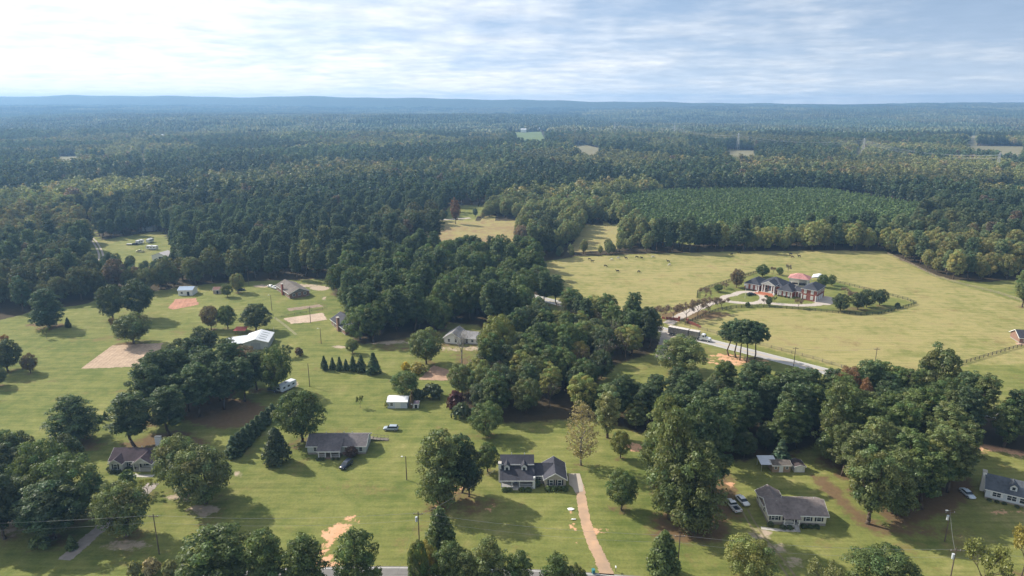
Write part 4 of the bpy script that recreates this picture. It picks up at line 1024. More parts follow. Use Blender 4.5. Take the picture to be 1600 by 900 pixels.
def tilled(name, poly, col, label, rows_dir, row=1.0, col2=None):
    """bare plot with ridges and furrows as real relief"""
    m_ = mat('tilled_%s' % label[:12], col, .95, .3, 1.2)
    o = sheet(name, poly, .03, m_, label, 'garden plot', jag=.45, step=.7)
    rg = np.random.default_rng(9); p = np.array(poly); c = p.mean(0); d = np.array([math.cos(rows_dir), math.sin(rows_dir)]); q = np.array([-d[1], d[0]])
    ext = np.abs((p - c) @ q).max()
    for s_ in np.arange(-ext + row * .5, ext, row):
        t = np.arange(-60, 60, .35); L_ = c + q * s_ + d * t[:, None]; ok = inside(L_, poly)
        if ok.sum() < 8: continue
        a_, b_ = L_[ok][0], L_[ok][-1]
        k_ = 10; mb = MB(); vs_, fs_ = [], []
        for i_ in range(k_ + 1):
            w_ = rg.uniform(-.08, .08); e = a_ + (b_ - a_) * i_ / k_ + q * w_; h_ = rg.uniform(.05, .13) if 0 < i_ < k_ else .04
            vs_ += [tuple(e - q * row * .33) + (.032,), tuple(e) + (h_,), tuple(e + q * row * .33) + (.032,)]
        for i_ in range(k_): fs_ += [(3 * i_, 3 * i_ + 3, 3 * i_ + 4, 3 * i_ + 1), (3 * i_ + 1, 3 * i_ + 4, 3 * i_ + 5, 3 * i_ + 2)]
        mb.add(vs_, fs_); mb.build('ridge', m_, o)
    return o
tilled('garden_plot', PG([(127, 576), (176, 540), (254, 536), (250, 546), (216, 573)]), (.40, .29, .20), 'large pale tilled garden plot on the left meadow', math.atan2(*(np.array(G(176, 540)) - np.array(G(127, 576)))[::-1]), 1.5)
tilled('garden_plot', PG([(262, 481), (275, 467.5), (306, 466), (310, 476), (270, 484)]), (.40, .20, .13), 'small reddish tilled plot in front of the blue roofed shed', math.atan2(*(np.array(G(275, 467.5)) - np.array(G(266, 482)))[::-1]), 2.2)
tilled('garden_plot', PG([(654, 593), (678, 571), (717, 583), (712, 595)]), (.36, .23, .155), 'tilled brown plot beside the yellow flowering bushes', .1, 1.2)
tilled('garden_plot', PG([(443, 498), (505, 489), (511, 500), (456, 506)]), (.46, .35, .26), 'sandy plot with a utility pole at its edge', math.atan2(*(np.array(G(505, 489)) - np.array(G(443, 498)))[::-1]), 2.6)
sheet('garden_plot', PG([(448, 482), (500, 475.5), (505, 479), (452, 486)]), .03, mat('fallow_plot', (.27, .20, .14), .95, .3, .8), 'fallow greyish plot below the brick ranch house', 'garden plot', jag=.4)
fm = [mat('far_pasture', (.115, .155, .045), .95, .15, .02), mat('far_stubble', (.19, .17, .09), .95, .2, .02), mat('far_clay', (.25, .16, .11), .95, .2, .02)]
for k, q in enumerate(FAR_FIELDS):
    sheet('field', q, float(np.max(hgt([p[0] for p in q], [p[1] for p in q]))) + .8, fm[0 if k == 0 else 1], ['small bright green far field with white barns beside it', 'far tan clearing in the middle of the forest', 'long tan far pasture near the right edge of the forest', 'narrow tan far pasture below the long one', 'thin tan far clearing on the left', 'pale yellow far clearing with a white roof on the left', 'tan gap under the power line', 'tiny pale clearing near the right horizon', 'brownish far clearing beside the power line'][k], 'field')

# ------------------------------------------------------------------ distant hills
def hill_strip(name, Yd, prof, depth, label, seed):
    rng = np.random.default_rng(seed); v, f = [], []
    xs = np.linspace(-1.05 * Yd, 1.05 * Yd, 420); rows = 7
    for r_ in range(rows):
        t = r_ / (rows - 1)
        for x in xs:
            px = 800 + FPX * x / (Yd * CP)
            hh = prof(px) * Yd / FPX
            z = -20 + (hh + 120) * math.sin(math.pi * t) ** .8 + (3 * math.sin(x / 160) + 2.2 * math.sin(x / 67 + 1)) * math.sin(math.pi * t) - 20 * (1 - math.sin(math.pi * t))
            v.append((x, Yd + (t - .5) * depth, z))
    nX = len(xs)
    for r_ in range(rows - 1):
        for i_ in range(nX - 1): f.append((r_ * nX + i_, r_ * nX + i_ + 1, (r_ + 1) * nX + i_ + 1, (r_ + 1) * nX + i_))
    mb = MB(); mb.add(v, f); return tag(mb.build(name, mat('hill_forest', (.045, .06, .03), 1, .25, .004), None, True), label, 'hills', kind='structure')
hx = [-400, 0, 30, 60, 110, 230, 340, 400, 470, 540, 600, 700, 800, 880, 930, 1000, 1080, 1140, 1220, 2000]
hy = [151, 150.4, 151.6, 151, 149.8, 150.2, 152, 152, 151, 152, 153, 154.5, 156, 157.5, 158.3, 159.2, 160.2, 160.4, 162, 166]
hy = [157.5 - v for v in hy]
hill_strip('distant_hills', 6000, lambda px: float(np.interp(px, hx, hy)), 1000, 'long blue ridge of hills on the left horizon', 3)

# ------------------------------------------------------------------ buildings
FRONT, BACK, LEFT, RIGHT = ((1, 0), (0, -1)), ((-1, 0), (0, 1)), ((0, -1), (-1, 0)), ((0, 1), (1, 0))
class House:
    def __init__(s, name, label, cat, loc, rz, wall, roof, trim=None, group=None):
        s.root = thing(name, label, cat, (loc[0], loc[1], 0), rz, group); s.wall, s.roof, s.trim = wall, roof, trim or M_white()
    def part(s, name, mb, m, parent=None): return mb.build(name, m, parent or s.root)
    def box(s, name, m, *b): return s.part(name, MB().box(*b), m)
    def walls(s, x0, x1, y0, y1, z1, z0=0.0, m=None, base=True):
        s.part('wall', MB().box(x0, x1, y0, y1, z0 + (.45 if base else -.2), z1), m or s.wall)
        if base: s.part('foundation', MB().box(x0 + .03, x1 - .03, y0 + .03, y1 - .03, -.2, z0 + .45), mat('foundation_block', (.30, .27, .24), .9, .2, 3))
    def gable(s, x0, x1, y0, y1, z, h, ax='x', oh=.4, t=.14, m=None, wm=None, rake=True):
        m = m or s.roof
        if ax == 'y':
            tr = lambda p: (p[1], p[0], p[2]); a0, a1, b0, b1 = y0, y1, x0, x1
        else: tr = lambda p: p; a0, a1, b0, b1 = x0, x1, y0, y1
        bm_, half = (b0 + b1) / 2, (b1 - b0) / 2; sl = h / half
        r = MB()
        for sg in (-1, 1):
            e = (bm_ + sg * (half + oh), z - oh * sl); k = (bm_, z + h)
            r.hex8([tr((a0 - oh, e[0], e[1] + .01)), tr((a1 + oh, e[0], e[1] + .01)), tr((a1 + oh, k[0], k[1] + .01)), tr((a0 - oh, k[0], k[1] + .01))],
                   [tr((a0 - oh, e[0], e[1] + t)), tr((a1 + oh, e[0], e[1] + t)), tr((a1 + oh, k[0], k[1] + t)), tr((a0 - oh, k[0], k[1] + t))])
        ro = s.part('roof', r, m)
        w = MB(); w.add([tr((a, b, c)) for a in (a0, a1) for b, c in ((b0, z), (b1, z), (bm_, z + h))], [(0, 1, 2), (5, 4, 3), (0, 3, 4, 1), (1, 4, 5, 2), (2, 5, 3, 0)])
        s.part('gable_wall', w, wm or s.wall)
        f = MB()
        for sg in (-1, 1):
            e = (bm_ + sg * (half + oh), z - oh * sl); k = (bm_, z + h); q = sg * .05
            f.hex8([tr((a0 - oh, e[0], e[1] - .14)), tr((a1 + oh, e[0], e[1] - .14)), tr((a1 + oh, e[0] + q, e[1] - .14)), tr((a0 - oh, e[0] + q, e[1] - .14))],
                   [tr((a0 - oh, e[0], e[1] + t - .02)), tr((a1 + oh, e[0], e[1] + t - .02)), tr((a1 + oh, e[0] + q, e[1] + t - .02)), tr((a0 - oh, e[0] + q, e[1] + t - .02))])
            if rake:
                for a, d in ((a0 - oh, -.05), (a1 + oh, .05)):
                    f.hex8([tr((a, e[0], e[1] - .16)), tr((a + d, e[0], e[1] - .16)), tr((a + d, k[0], k[1] - .16)), tr((a, k[0], k[1] - .16))],
                           [tr((a, e[0], e[1] + t - .01)), tr((a + d, e[0], e[1] + t - .01)), tr((a + d, k[0], k[1] + t - .01)), tr((a, k[0], k[1] + t - .01))])
        s.part('fascia', f, s.trim, ro)
        return ro
    def hip(s, x0, x1, y0, y1, z, h, oh=.4, m=None):
        x0, x1, y0, y1 = x0 - oh, x1 + oh, y0 - oh, y1 + oh; w, d = x1 - x0, y1 - y0
        i = min(w, d) / 2 * .98
        if w >= d: k = [(x0 + i, (y0 + y1) / 2, z + h), (x1 - i, (y0 + y1) / 2, z + h)]; F = [(0, 1, 5, 4), (1, 2, 5), (2, 3, 4, 5), (3, 0, 4)]
        else: k = [((x0 + x1) / 2, y0 + i, z + h), ((x0 + x1) / 2, y1 - i, z + h)]; F = [(0, 1, 4), (1, 2, 5, 4), (2, 3, 5), (3, 0, 4, 5)]
        ro = s.part('roof', MB().add([(x0, y0, z), (x1, y0, z), (x1, y1, z), (x0, y1, z)] + k, F + [(3, 2, 1, 0)]), m or s.roof)
        s.part('fascia', MB().box(x0 + .02, x1 - .02, y0 + .02, y1 - .02, z - .2, z - .002), s.trim, ro)
        return ro
    def shed_roof(s, x0, x1, y0, y1, z0, z1, m=None, t=.12, name='roof'):
        """mono-pitch, low at y0"""
        return s.part(name, MB().hex8([(x0, y0, z0), (x1, y0, z0), (x1, y1, z1), (x0, y1, z1)], [(x0, y0, z0 + t), (x1, y0, z0 + t), (x1, y1, z1 + t), (x0, y1, z1 + t)]), m or s.roof)
    def window(s, x, y, z, w, h, face=FRONT, shut=False, mun=True, shm=None, panes=1, pm=None):
        u, n = face; c = (x, y); off = lambda d: (x + n[0] * d, y + n[1] * d)
        wi = s.part('window', MB().obox(off(.02), u, n, w / 2 + .12, .05, z - .12, z + h + .12), s.trim)
        s.part('pane', MB().obox(off(.06), u, n, w / 2, .03, z, z + h), pm or M_glass(), wi)
        if mun:
            mb = MB(); mb.obox(off(.10), u, n, w / 2, .015, z + h / 2 - .035, z + h / 2 + .035)
            for q in range(1, panes): mb.obox((off(.1)[0] + u[0] * (q / panes - .5) * w, off(.1)[1] + u[1] * (q / panes - .5) * w), u, n, .05, .016, z, z + h)
            s.part('sash_bar', mb, s.trim, wi)
        if shut:
            for sg in (-1, 1):
                a = sg * (w / 2 + .12 + .21)
                s.part('shutter', MB().obox((off(.03)[0] + u[0] * a, off(.03)[1] + u[1] * a), u, n, .2, .03, z - .08, z + h + .08), shm or M_shut())
    def door(s, x, y, z, w=1.0, h=2.05, face=FRONT, m=None):
        u, n = face; off = lambda d: (x + n[0] * d, y + n[1] * d)
        d = s.part('door', MB().obox(off(.02), u, n, w / 2 + .1, .04, z, z + h + .1), s.trim)
        s.part('door_leaf', MB().obox(off(.05), u, n, w / 2, .03, z + .02, z + h), m or mat('door_dark', (.06, .05, .05), .5, .2), d)
    def post(s, x, y, z0, z1, r=.09, name='column'): s.part(name, MB().box(x - r, x + r, y - r, y + r, z0, z1), s.trim)
    def chimney(s, x0, x1, y0, y1, z1, m, cap=True, z0=0):
        c = s.part('chimney', MB().box(x0, x1, y0, y1, z0, z1), m)
        if cap: s.part('chimney_cap', MB().box(x0 - .08, x1 + .08, y0 - .08, y1 + .08, z1, z1 + .14), M_conc(), c)
    def rail(s, x0, x1, y, z0=.5, z1=1.4):
        mb = MB(); mb.box(x0, x1, y - .03, y + .03, z1 - .08, z1); mb.box(x0, x1, y - .03, y + .03, z0 + .08, z0 + .16)
        r = s.part('railing', mb, s.trim)
        for k in range(int((x1 - x0) / .28)):
            s.part('baluster', MB().box(x0 + .14 + k * .28 - .02, x0 + .14 + k * .28 + .02, y - .02, y + .02, z0 + .1, z1 - .05), s.trim, r)
    def steps(s, x0, x1, y, z, n=4, m=None):
        for k in range(n): s.part('step', MB().box(x0, x1, y - .3 * (k + 1), y - .3 * k - .003, -.1, z * (1 - (k + 1) / (n + 1))), m or M_conc())
    def bush(s): pass
def yard_bush(h, lx, ly, w, ht, label, col='dark', group=None):
    r = h.root; a = r.rotation_euler.z; x = r.location.x + lx * math.cos(a) - ly * math.sin(a); y = r.location.y + lx * math.sin(a) + ly * math.cos(a)
    t = thing('bush', label, 'bush', (x, y, 0), trng.uniform(0, 6), group); t.scale = (w / 2.6, w / 2.6, ht / 1.8)
    crown, stem = TPL['shrub'][0][trng.randrange(3)]
    link(bpy.data.objects.new('stem', stem), t); o = link(bpy.data.objects.new('foliage', crown), t); o.color = COL[col] + (1,)
def roofm(name, c, sc_=1.6): return mat(name, c, .9, .36, sc_, bump=.4)
def rot_of(p, q): return math.atan2(q[1] - p[1], q[0] - p[0])

# --- dormered house with garage wing (local origin: front left corner of the porch)
g0 = G(783, 764); g1 = G(884, 764)
dk = roofm('charcoal_shingles', (.050, .050, .062)); tan_w = mat('tan_siding', (.40, .36, .30), .75, .06)
h = House('dormered_house', 'tan one and a half storey house with two white dormers and dark shingle roof', 'house', g0, 0.0, tan_w, dk)
Wm = 8.6; Lw = g1[0] - g0[0]
h.walls(0, Wm, 2.2, 9.4, 2.75)
h.part('gable_wall', MB().prism([(2.2, 2.75), (9.4, 2.75), (9.4, 4.2), (6.6, 6.38), (4.3, 4.85), (4.3, 4.2)], 'x', .02, Wm - .02), tan_w)
ro = h.part('roof', MB().hex8([(-.35, -.3, 2.5), (Wm + .35, -.3, 2.5), (Wm + .35, 4.6, 4.45), (-.35, 4.6, 4.45)], [(-.35, -.3, 2.64), (Wm + .35, -.3, 2.64), (Wm + .35, 4.6, 4.6), (-.35, 4.6, 4.6)]), dk)
h.part('fascia', MB().box(-.35, Wm + .35, -.36, -.305, 2.4, 2.63), h.trim, ro)
ro = h.part('roof', MB().hex8([(-.35, 4.0, 4.95), (Wm + .35, 4.0, 4.95), (Wm + .35, 6.6, 6.45), (-.35, 6.6, 6.45)], [(-.35, 4.0, 5.1), (Wm + .35, 4.0, 5.1), (Wm + .35, 6.6, 6.6), (-.35, 6.6, 6.6)]), dk)
h.part('fascia', MB().box(-.35, Wm + .35, 3.94, 3.995, 4.82, 5.09), h.trim, ro)
h.part('roof', MB().hex8([(-.35, 6.605, 6.45), (Wm + .35, 6.605, 6.45), (Wm + .35, 9.9, 4.1), (-.35, 9.9, 4.1)], [(-.35, 6.605, 6.6), (Wm + .35, 6.605, 6.6), (Wm + .35, 9.9, 4.25), (-.35, 9.9, 4.25)]), dk)
for dx in (1.55, 6.2):
    d = h.part('dormer', MB().box(dx - .75, dx + .75, 2.9, 5.2, 3.5, 5.0), h.trim)
    r_ = MB()
    for sg in (-1, 1): r_.hex8([(dx + sg * 1.0, 2.65, 4.85), (dx, 2.65, 5.75), (dx, 6.0, 5.75), (dx + sg * 1.0, 6.0, 4.85)], [(dx + sg * 1.0, 2.65, 4.98), (dx, 2.65, 5.88), (dx, 6.0, 5.88), (dx + sg * 1.0, 6.0, 4.98)])
    h.part('dormer_roof', r_, h.roof, d)
    h.part('dormer_gable', MB().add([(dx - .85, 2.85, 5.0), (dx + .85, 2.85, 5.0), (dx, 2.85, 5.72), (dx - .85, 5.9, 5.0), (dx + .85, 5.9, 5.0), (dx, 5.9, 5.72)], [(0, 1, 2), (5, 4, 3), (0, 3, 4, 1), (1, 4, 5, 2), (2, 5, 3, 0)]), h.trim, d)
    h.part('pane', MB().box(dx - .33, dx + .33, 2.84, 2.89, 3.75, 4.75), M_glass(), d)
h.box('porch_floor', mat('porch_boards', (.35, .34, .33), .8, .1), 0, Wm, 0, 2.19, 0, .5)
for px_ in (.1, 2.9, 4.9, 8.5): h.post(px_, .12, .5, 2.55, .11)
h.rail(.2, 2.8, .12); h.rail(5.0, 8.4, .12); h.steps(3.2, 4.6, 0, .5, 2)
h.window(1.5, 2.2, 1.2, 1.5, 1.3, shut=True, panes=2); h.window(6.7, 2.2, 1.2, 1.7, 1.3, shut=True, panes=2); h.door(3.9, 2.2, .5, m=mat('blue_door', (.12, .14, .2), .5, .1))
h.chimney(-.75, -.0, 3.2, 4.4, 5.6, M_white()); h.chimney(Wm, Wm + .5, .1, .6, 3.4, M_white(), False)
xl = Wm + .02
h.walls(xl, xl + 3.0, 2.6, 8.2, 2.7); h.gable(xl - .3, xl + 5, 2.6, 8.2, 2.7, 1.9, 'x', .35, rake=False)
h.window(xl + 1.35, 2.6, 1.15, 1.6, 1.2, shut=True, panes=2)
xg0, xg1 = xl + 3.0, Lw
h.walls(xg0, xg1, .4, 8.8, 2.8); h.gable(xg0, xg1, .4, 8.8, 2.8, 1.75, 'y', .4)
h.window(xg0 + 1.75, .4, 1.0, .9, 1.4, shut=True, panes=1); h.window(xg1 - 1.65, .4, 1.0, .9, 1.4, shut=True, panes=1)
h.part('garage_door', MB().box(xg1 + .003, xg1 + .06, 2.0, 6.8, .1, 2.4), h.trim)
yard_bush(h, Wm + .9, 1.2, 2.5, 2.0, 'large round dark bush in the corner of the dormered house')
for k, (bx, bw) in enumerate(((.9, 2.0), (2.3, 1.6), (5.6, 1.7), (7.2, 2.0))): yard_bush(h, bx, -.9, bw, 1.0, 'low clipped bush below the porch of the dormered house', 'oak', 'porch bushes of the dormered house')
for k in range(4): yard_bush(h, xg0 + .9 + k * 1.5, -.6, 2.1, 1.25, 'clipped hedge bush along the garage wing of the dormered house', 'oak', 'hedge along the garage wing')

# --- cream ranch house
g0, g1 = G(1200, 819), G(1291, 824)
rz = rot_of(g0, g1) * .6; L_ = math.dist(g0, g1)
rf = roofm('brown_shingles', (.175, .145, .135)); cream = mat('cream_siding', (.66, .62, .51), .7, .06)
h = House('ranch_house', 'cream ranch house with brown roof, dark shutters and front steps', 'house', g0, rz, cream, rf)
h.walls(0, L_, 0, 7.6, 3.0, .25); h.gable(0, L_, 0, 7.6, 3.0, 1.75, 'x', .45)
h.walls(.0, 5.2, 7.62, 10.2, 3.0, .25); h.gable(0, 5.2, 3.6, 10.2, 3.0, 1.5, 'y', .42)
h.box('porch_recess', cream, 3.5, 6.9, -.05, -.004, .9, 2.85)
h.box('porch_floor', mat('porch_boards', (.35, .34, .33), .8, .1), 3.3, 7.0, -1.35, -.06, .2, .85)
for px_ in (3.4, 5.7, 6.9): h.post(px_, -1.25, .85, 2.78, .08)
h.rail(3.5, 5.6, -1.25, .85, 1.7)
h.shed_roof(3.1, 7.2, -1.75, -.1, 2.62, 3.02); h.steps(5.75, 6.85, -1.36, .85, 5, mat('grey_steps', (.33, .32, .31), .9, .15))
h.window(1.45, 0, 1.35, 1.6, 1.25, shut=True, panes=2); h.window(4.6, -.05, 1.4, 1.5, 1.2, shut=True, panes=2); h.door(6.3, -.05, .86)
h.window(9.4, 0, 1.35, .95, 1.25, shut=True); h.window(12.0, 0, 1.35, .95, 1.25, shut=True)
h.window(0, 3.5, 1.4, .9, 1.1, LEFT); h.window(0, 9.0, 1.4, .9, 1.1, LEFT); h.door(0, 7.0, .5, face=LEFT, m=M_white())
for bx, bw, bh in ((.3, 1.6, 1.4), (2.9, 1.8, 1.1), (4.6, 1.6, 1.1), (8.3, 1.7, 1.0), (9.8, 1.5, .9), (11.2, 1.6, 1.0)): yard_bush(h, bx, -1.8 if 2.5 < bx < 6 else -.9, bw, bh, 'low dark bush along the front of the cream ranch house', 'dark', 'bushes along the cream ranch house')
t = thing('patio_umbrella', 'faded pink patio umbrella behind the cream ranch house', 'umbrella', G(1208, 779) + (0,), .2)
MB().tube((0, 0, 0), (0, 0, 2.5), .03).build('pole', M_chrome(), t)
MB().add([(0, 0, 2.65)] + [(1.5 * math.cos(k * .7854), 1.5 * math.sin(k * .7854), 2.15) for k in range(8)], [(0, k + 1, (k + 1) % 8 + 1) for k in range(8)]).build('canopy', mat('pink_fabric', (.68, .40, .40), .8, .1), t)
MB().tube((0, 0, 0), (0, 0, .12), .3, .25, 10).build('base', M_conc(), t)

# --- grey ranch house
g0, g1 = G(481, 710), G(572, 709)
rf = roofm('grey_brown_shingles', (.125, .112, .115)); gw = mat('grey_siding', (.50, .53, .53), .7, .06)
h = House('ranch_house', 'long grey ranch house with projecting white columned porch', 'house', g0, rot_of(g0, g1) * .4, gw, rf)
L_ = math.dist(g0, g1)
h.walls(0, L_, 0, 7.8, 2.75, .15); h.gable(0, L_, 0, 7.8, 2.75, 1.7, 'x', .35)
h.shed_roof(3.3, 10.3, -2.7, 2.4, 2.25, 3.95)
h.part('fascia', MB().box(3.3, 10.3, -2.76, -2.705, 2.1, 2.36), h.trim)
h.box('porch_floor', M_deck(), 3.6, 10.0, -2.5, -.01, 0, .35)
for px_ in (3.8, 5.8, 7.4, 9.8): h.post(px_, -2.35, .35, 2.25, .11)
h.rail(3.9, 5.7, -2.35, .35, 1.2); h.rail(7.5, 9.7, -2.35, .35, 1.2); h.steps(5.9, 7.3, -2.5, .35, 1, M_brick2())
h.door(6.8, 0, .36, m=mat('black_door', (.03, .03, .04), .6, .1)); h.window(8.5, 0, 1.0, 1.4, 1.2); h.window(4.8, 0, 1.0, 1.0, 1.2)
h.window(2.25, 0, 1.15, .75, 1.25); h.window(11.4, 0, 1.1, .9, 1.2); h.window(15.6, 0, 1.1, .9, 1.2); h.window(L_, 4.5, 1.2, .9, 1.1, RIGHT)
h.box('deck', M_deck(), L_ - 5, L_ + .5, 7.9, 9.6, .6, .75)
rp = h.part('ramp', MB().hex8([(L_ + .5, 8.0, .5), (L_ + 5.2, 8.0, .05), (L_ + 5.2, 9.3, .05), (L_ + .5, 9.3, .5)], [(L_ + .5, 8.0, .62), (L_ + 5.2, 8.0, .17), (L_ + 5.2, 9.3, .17), (L_ + .5, 9.3, .62)]), M_deck())
for yy in (8.0, 9.3):
    h.part('handrail', MB().tube((L_ + .5, yy, 1.5), (L_ + 5.2, yy, 1.1), .05, n=4), M_deck(), rp)
    for k in range(5): h.part('rail_post', MB().tube((L_ + .6 + k * 1.12, yy, .1), (L_ + .6 + k * 1.12, yy, 1.5 - k * .09), .05, n=4), M_deck(), rp)
for bx, bw in ((3.6, 1.1), (4.6, 1.3), (5.4, 1.0), (8.2, 1.0), (9.6, 1.0)): yard_bush(h, bx, -3.4, bw, .9, 'small round bush in front of the grey ranch house porch', 'dark', 'porch bushes of the grey ranch house')
_p = (h.root.location.x + 13.2, h.root.location.y - 2.2)
t = thing('open_tree', 'small dark reddish tree in front of the grey ranch house', 'tree', (_p[0], _p[1], 0), 1.0); t.scale = (4.3 / 14, 4.3 / 14, 4.0 / 16)
link(bpy.data.objects.new('trunk', TPL['oak'][0][1][1]), t); o = link(bpy.data.objects.new('crown', TPL['oak'][0][1][0]), t); o.color = (.10, .06, .045, 1)

# --- white cottage
g0, g1 = G(172, 737), G(236, 739)
rf = roofm('maroon_shingles', (.060, .042, .050)); ww = mat('white_siding', (.66, .66, .66), .7, .05)
h = House('cottage', 'small white cottage with two front gables, dark maroon roof and white chimney', 'house', g0, 0, ww, rf)
L_ = g1[0] - g0[0]
h.walls(-.6, L_, 1.7, 8.6, 2.6); h.gable(-.6, L_, 1.7, 8.6, 2.6, 2.0, 'x', .4)
h.walls(0, 3.5, 0, 1.69, 2.5); h.gable(0, 3.5, 0, 4.6, 2.5, 1.25, 'y', .3)
h.gable(6.6, L_, 0, 5.0, 2.5, 1.7, 'y', .3)
h.box('porch_floor', M_conc(), 6.6, L_, 0, 1.68, 0, .3)
for px_ in (6.75, 8.3, L_ - .15): h.post(px_, .15, .3, 2.5, .1)
h.rail(8.5, L_ - .3, .15, .3, 1.1)
h.door(7.6, 1.7, .45); h.window(9.8, 1.7, 1.0, .9, 1.3, shut=True); h.window(1.75, 0, .9, .9, 1.35, shut=True); h.window(5.0, 1.7, .95, 1.0, 1.35, shut=True); h.window(L_, 5, 1.1, .9, 1.1, RIGHT)
h.chimney(L_ - 3.0, L_ - 1.4, 8.7, 9.6, 6.0, M_white())
for bx in (-.9, .5, 1.8, 3.0, 4.6, 5.8): yard_bush(h, bx, -.7 if 0 < bx < 4 else 1.0, 1.5, 1.0, 'low dark bush along the front of the white cottage', 'dark', 'bushes along the white cottage')

# --- blue grey house at the right
g0, g1 = G(1538, 778), G(1600, 793)
rf = roofm('slate_shingles', (.085, .095, .11)); bw = mat('blue_grey_siding', (.56, .60, .63), .7, .06)
h = House('gabled_house', 'blue grey house with a single dormer and weathered dark roof', 'house', g0, rot_of(g0, g1), bw, rf)
h.walls(0, 17.5, 0, 8.2, 2.8); h.gable(0, 17.5, 0, 8.2, 2.8, 2.3, 'x', .35)
d = h.part('dormer', MB().box(5.0, 6.5, .9, 3.6, 3.4, 4.55), bw)
r_ = MB()
for sg in (-1, 1): r_.hex8([(5.75 + sg * 1.0, .65, 4.4), (5.75, .65, 5.2), (5.75, 4.2, 5.2), (5.75 + sg * 1.0, 4.2, 4.4)], [(5.75 + sg * 1.0, .65, 4.52), (5.75, .65, 5.32), (5.75, 4.2, 5.32), (5.75 + sg * 1.0, 4.2, 4.52)])
h.part('dormer_roof', r_, h.roof, d); h.part('pane', MB().box(5.42, 6.08, .84, .89, 3.65, 4.4), M_glass(), d)
h.part('dormer_gable', MB().add([(4.85, .85, 4.55), (6.65, .85, 4.55), (5.75, .85, 5.15), (4.85, 4, 4.55), (6.65, 4, 4.55), (5.75, 4, 5.15)], [(0, 1, 2), (5, 4, 3), (0, 3, 4, 1), (1, 4, 5, 2), (2, 5, 3, 0)]), h.trim, d)
h.window(2.4, 0, 1.2, 1.7, 1.1, panes=2, shut=True, shm=M_white()); h.window(5.6, 0, 1.1, 1.9, 1.3, panes=2); h.window(7.8, 0, 1.0, 1.0, 1.5); h.door(9.4, 0, .4, 1.1, 2.1, m=M_white()); h.window(11.4, 0, 1.1, 1.2, 1.3)
h.box('stoop', M_conc(), 8.4, 10.6, -1.4, -.01, -.1, .35)
for px_ in (8.5, 10.5): h.post(px_, -1.2, .35, 2.6, .08)
h.shed_roof(8.2, 10.8, -1.6, -.05, 2.6, 2.85)
h.chimney(-.9, -.02, 3.6, 4.9, 5.6, M_white()); h.window(0, 2, 1.2, .9, 1.1, LEFT); h.window(0, 6.3, 1.2, .9, 1.1, LEFT)
for bx in (1.0, 2.6, 4.2, 6.8): yard_bush(h, bx, -1.0, 1.3, .7, 'low bush along the front of the blue grey house', 'dark', 'bushes along the blue grey house')

# --- brick ranch house up the slope
g0, g1 = G(453, 467), G(478, 465)
az = rot_of(G(453, 467), G(432, 453)) - math.pi / 2
rf = roofm('taupe_shingles', (.135, .115, .10))
h = House('brick_ranch', 'long brown brick ranch house with taupe roof and chimney above the lawn', 'house', g0, az, M_brick2(), rf)
D_ = math.dist(G(453, 467), G(432, 453))
h.walls(0, 10.5, 0, D_, 2.8); h.gable(0, 10.5, 0, D_, 2.8, 2.2, 'y', .5, wm=mat('grey_gable_boards', (.22, .20, .19), .8, .15))
h.chimney(-.9, -.02, D_ * .42, D_ * .42 + 1.4, 6.0, M_brick()); h.box('patio_wall', M_brick2(), 2.0, 8.6, -.5, -.01, 0, 1.0)
for yy in (4, 9, 15, 20): h.window(0, yy, 1.1, 1.1, 1.2, LEFT)
for xx in (2.2, 5.2, 8.2): h.window(xx, 0, 1.2, 1.3, 1.2, panes=2)
h.door(0, D_ * .6, .4, face=LEFT)
# --- dark roofed brick house half hidden by the oaks
g0 = G(536, 521); az = rot_of(G(536, 521), G(510, 501)) - math.pi / 2
h = House('brick_house', 'brick house with charcoal roof and tall chimney half hidden by oaks', 'house', g0, az, M_brick2(), roofm('charcoal_shingles', (.05, .05, .06)))
h.walls(0, 9.5, -3, 15, 2.8); h.gable(0, 9.5, -3, 15, 2.8, 2.5, 'y', .5)
h.chimney(-1.0, -.02, 3.6, 5.2, 6.4, M_brick2()); h.window(0, 1, 1.1, 1.2, 1.2, LEFT); h.window(0, 8, 1.1, 1.2, 1.2, LEFT); h.window(0, 12, 1.1, 1.2, 1.2, LEFT); h.door(0, 10, .4, face=LEFT)
# --- white gabled house hidden in the trees
g0 = G(694, 537)
h = House('gabled_house', 'white gabled house with pale grey roof almost hidden behind bare trees', 'house', g0, -.25, mat('white_siding', (.66, .66, .66)), roofm('pale_grey_shingles', (.24, .23, .23)))
h.walls(0, 7.5, 0, 9, 2.9); h.gable(0, 7.5, 0, 9, 2.9, 2.3, 'y', .4)
h.walls(7.52, 14.5, 2, 9, 2.8); h.gable(7.2, 14.5, 2, 9, 2.8, 1.9, 'x', .4)
h.window(2.2, 0, 1.1, 1.0, 1.3); h.window(5.3, 0, 1.1, 1.0, 1.3); h.door(9.5, 2, .4); h.window(12, 2, 1.1, 1.0, 1.2)
# --- small dark roofed house at the right edge of the pasture
g0 = G(1588, 536)
h = House('small_house', 'little brick house with dark roof at the far side of the pasture', 'house', g0, -.2, M_brick2(), roofm('charcoal_shingles', (.05, .05, .06)))
h.walls(1, 11, 0, 8, 2.6); h.gable(1, 11, 0, 8, 2.6, 2.2, 'x', .5); h.window(3, 0, 1, 1, 1.1); h.window(8, 0, 1, 1, 1.1); h.door(5.5, 0, .4); h.box('terrace', mat('clay_terrace', (.45, .30, .22), .9, .2), -.5, 12, -2.4, -.02, -.1, .15)

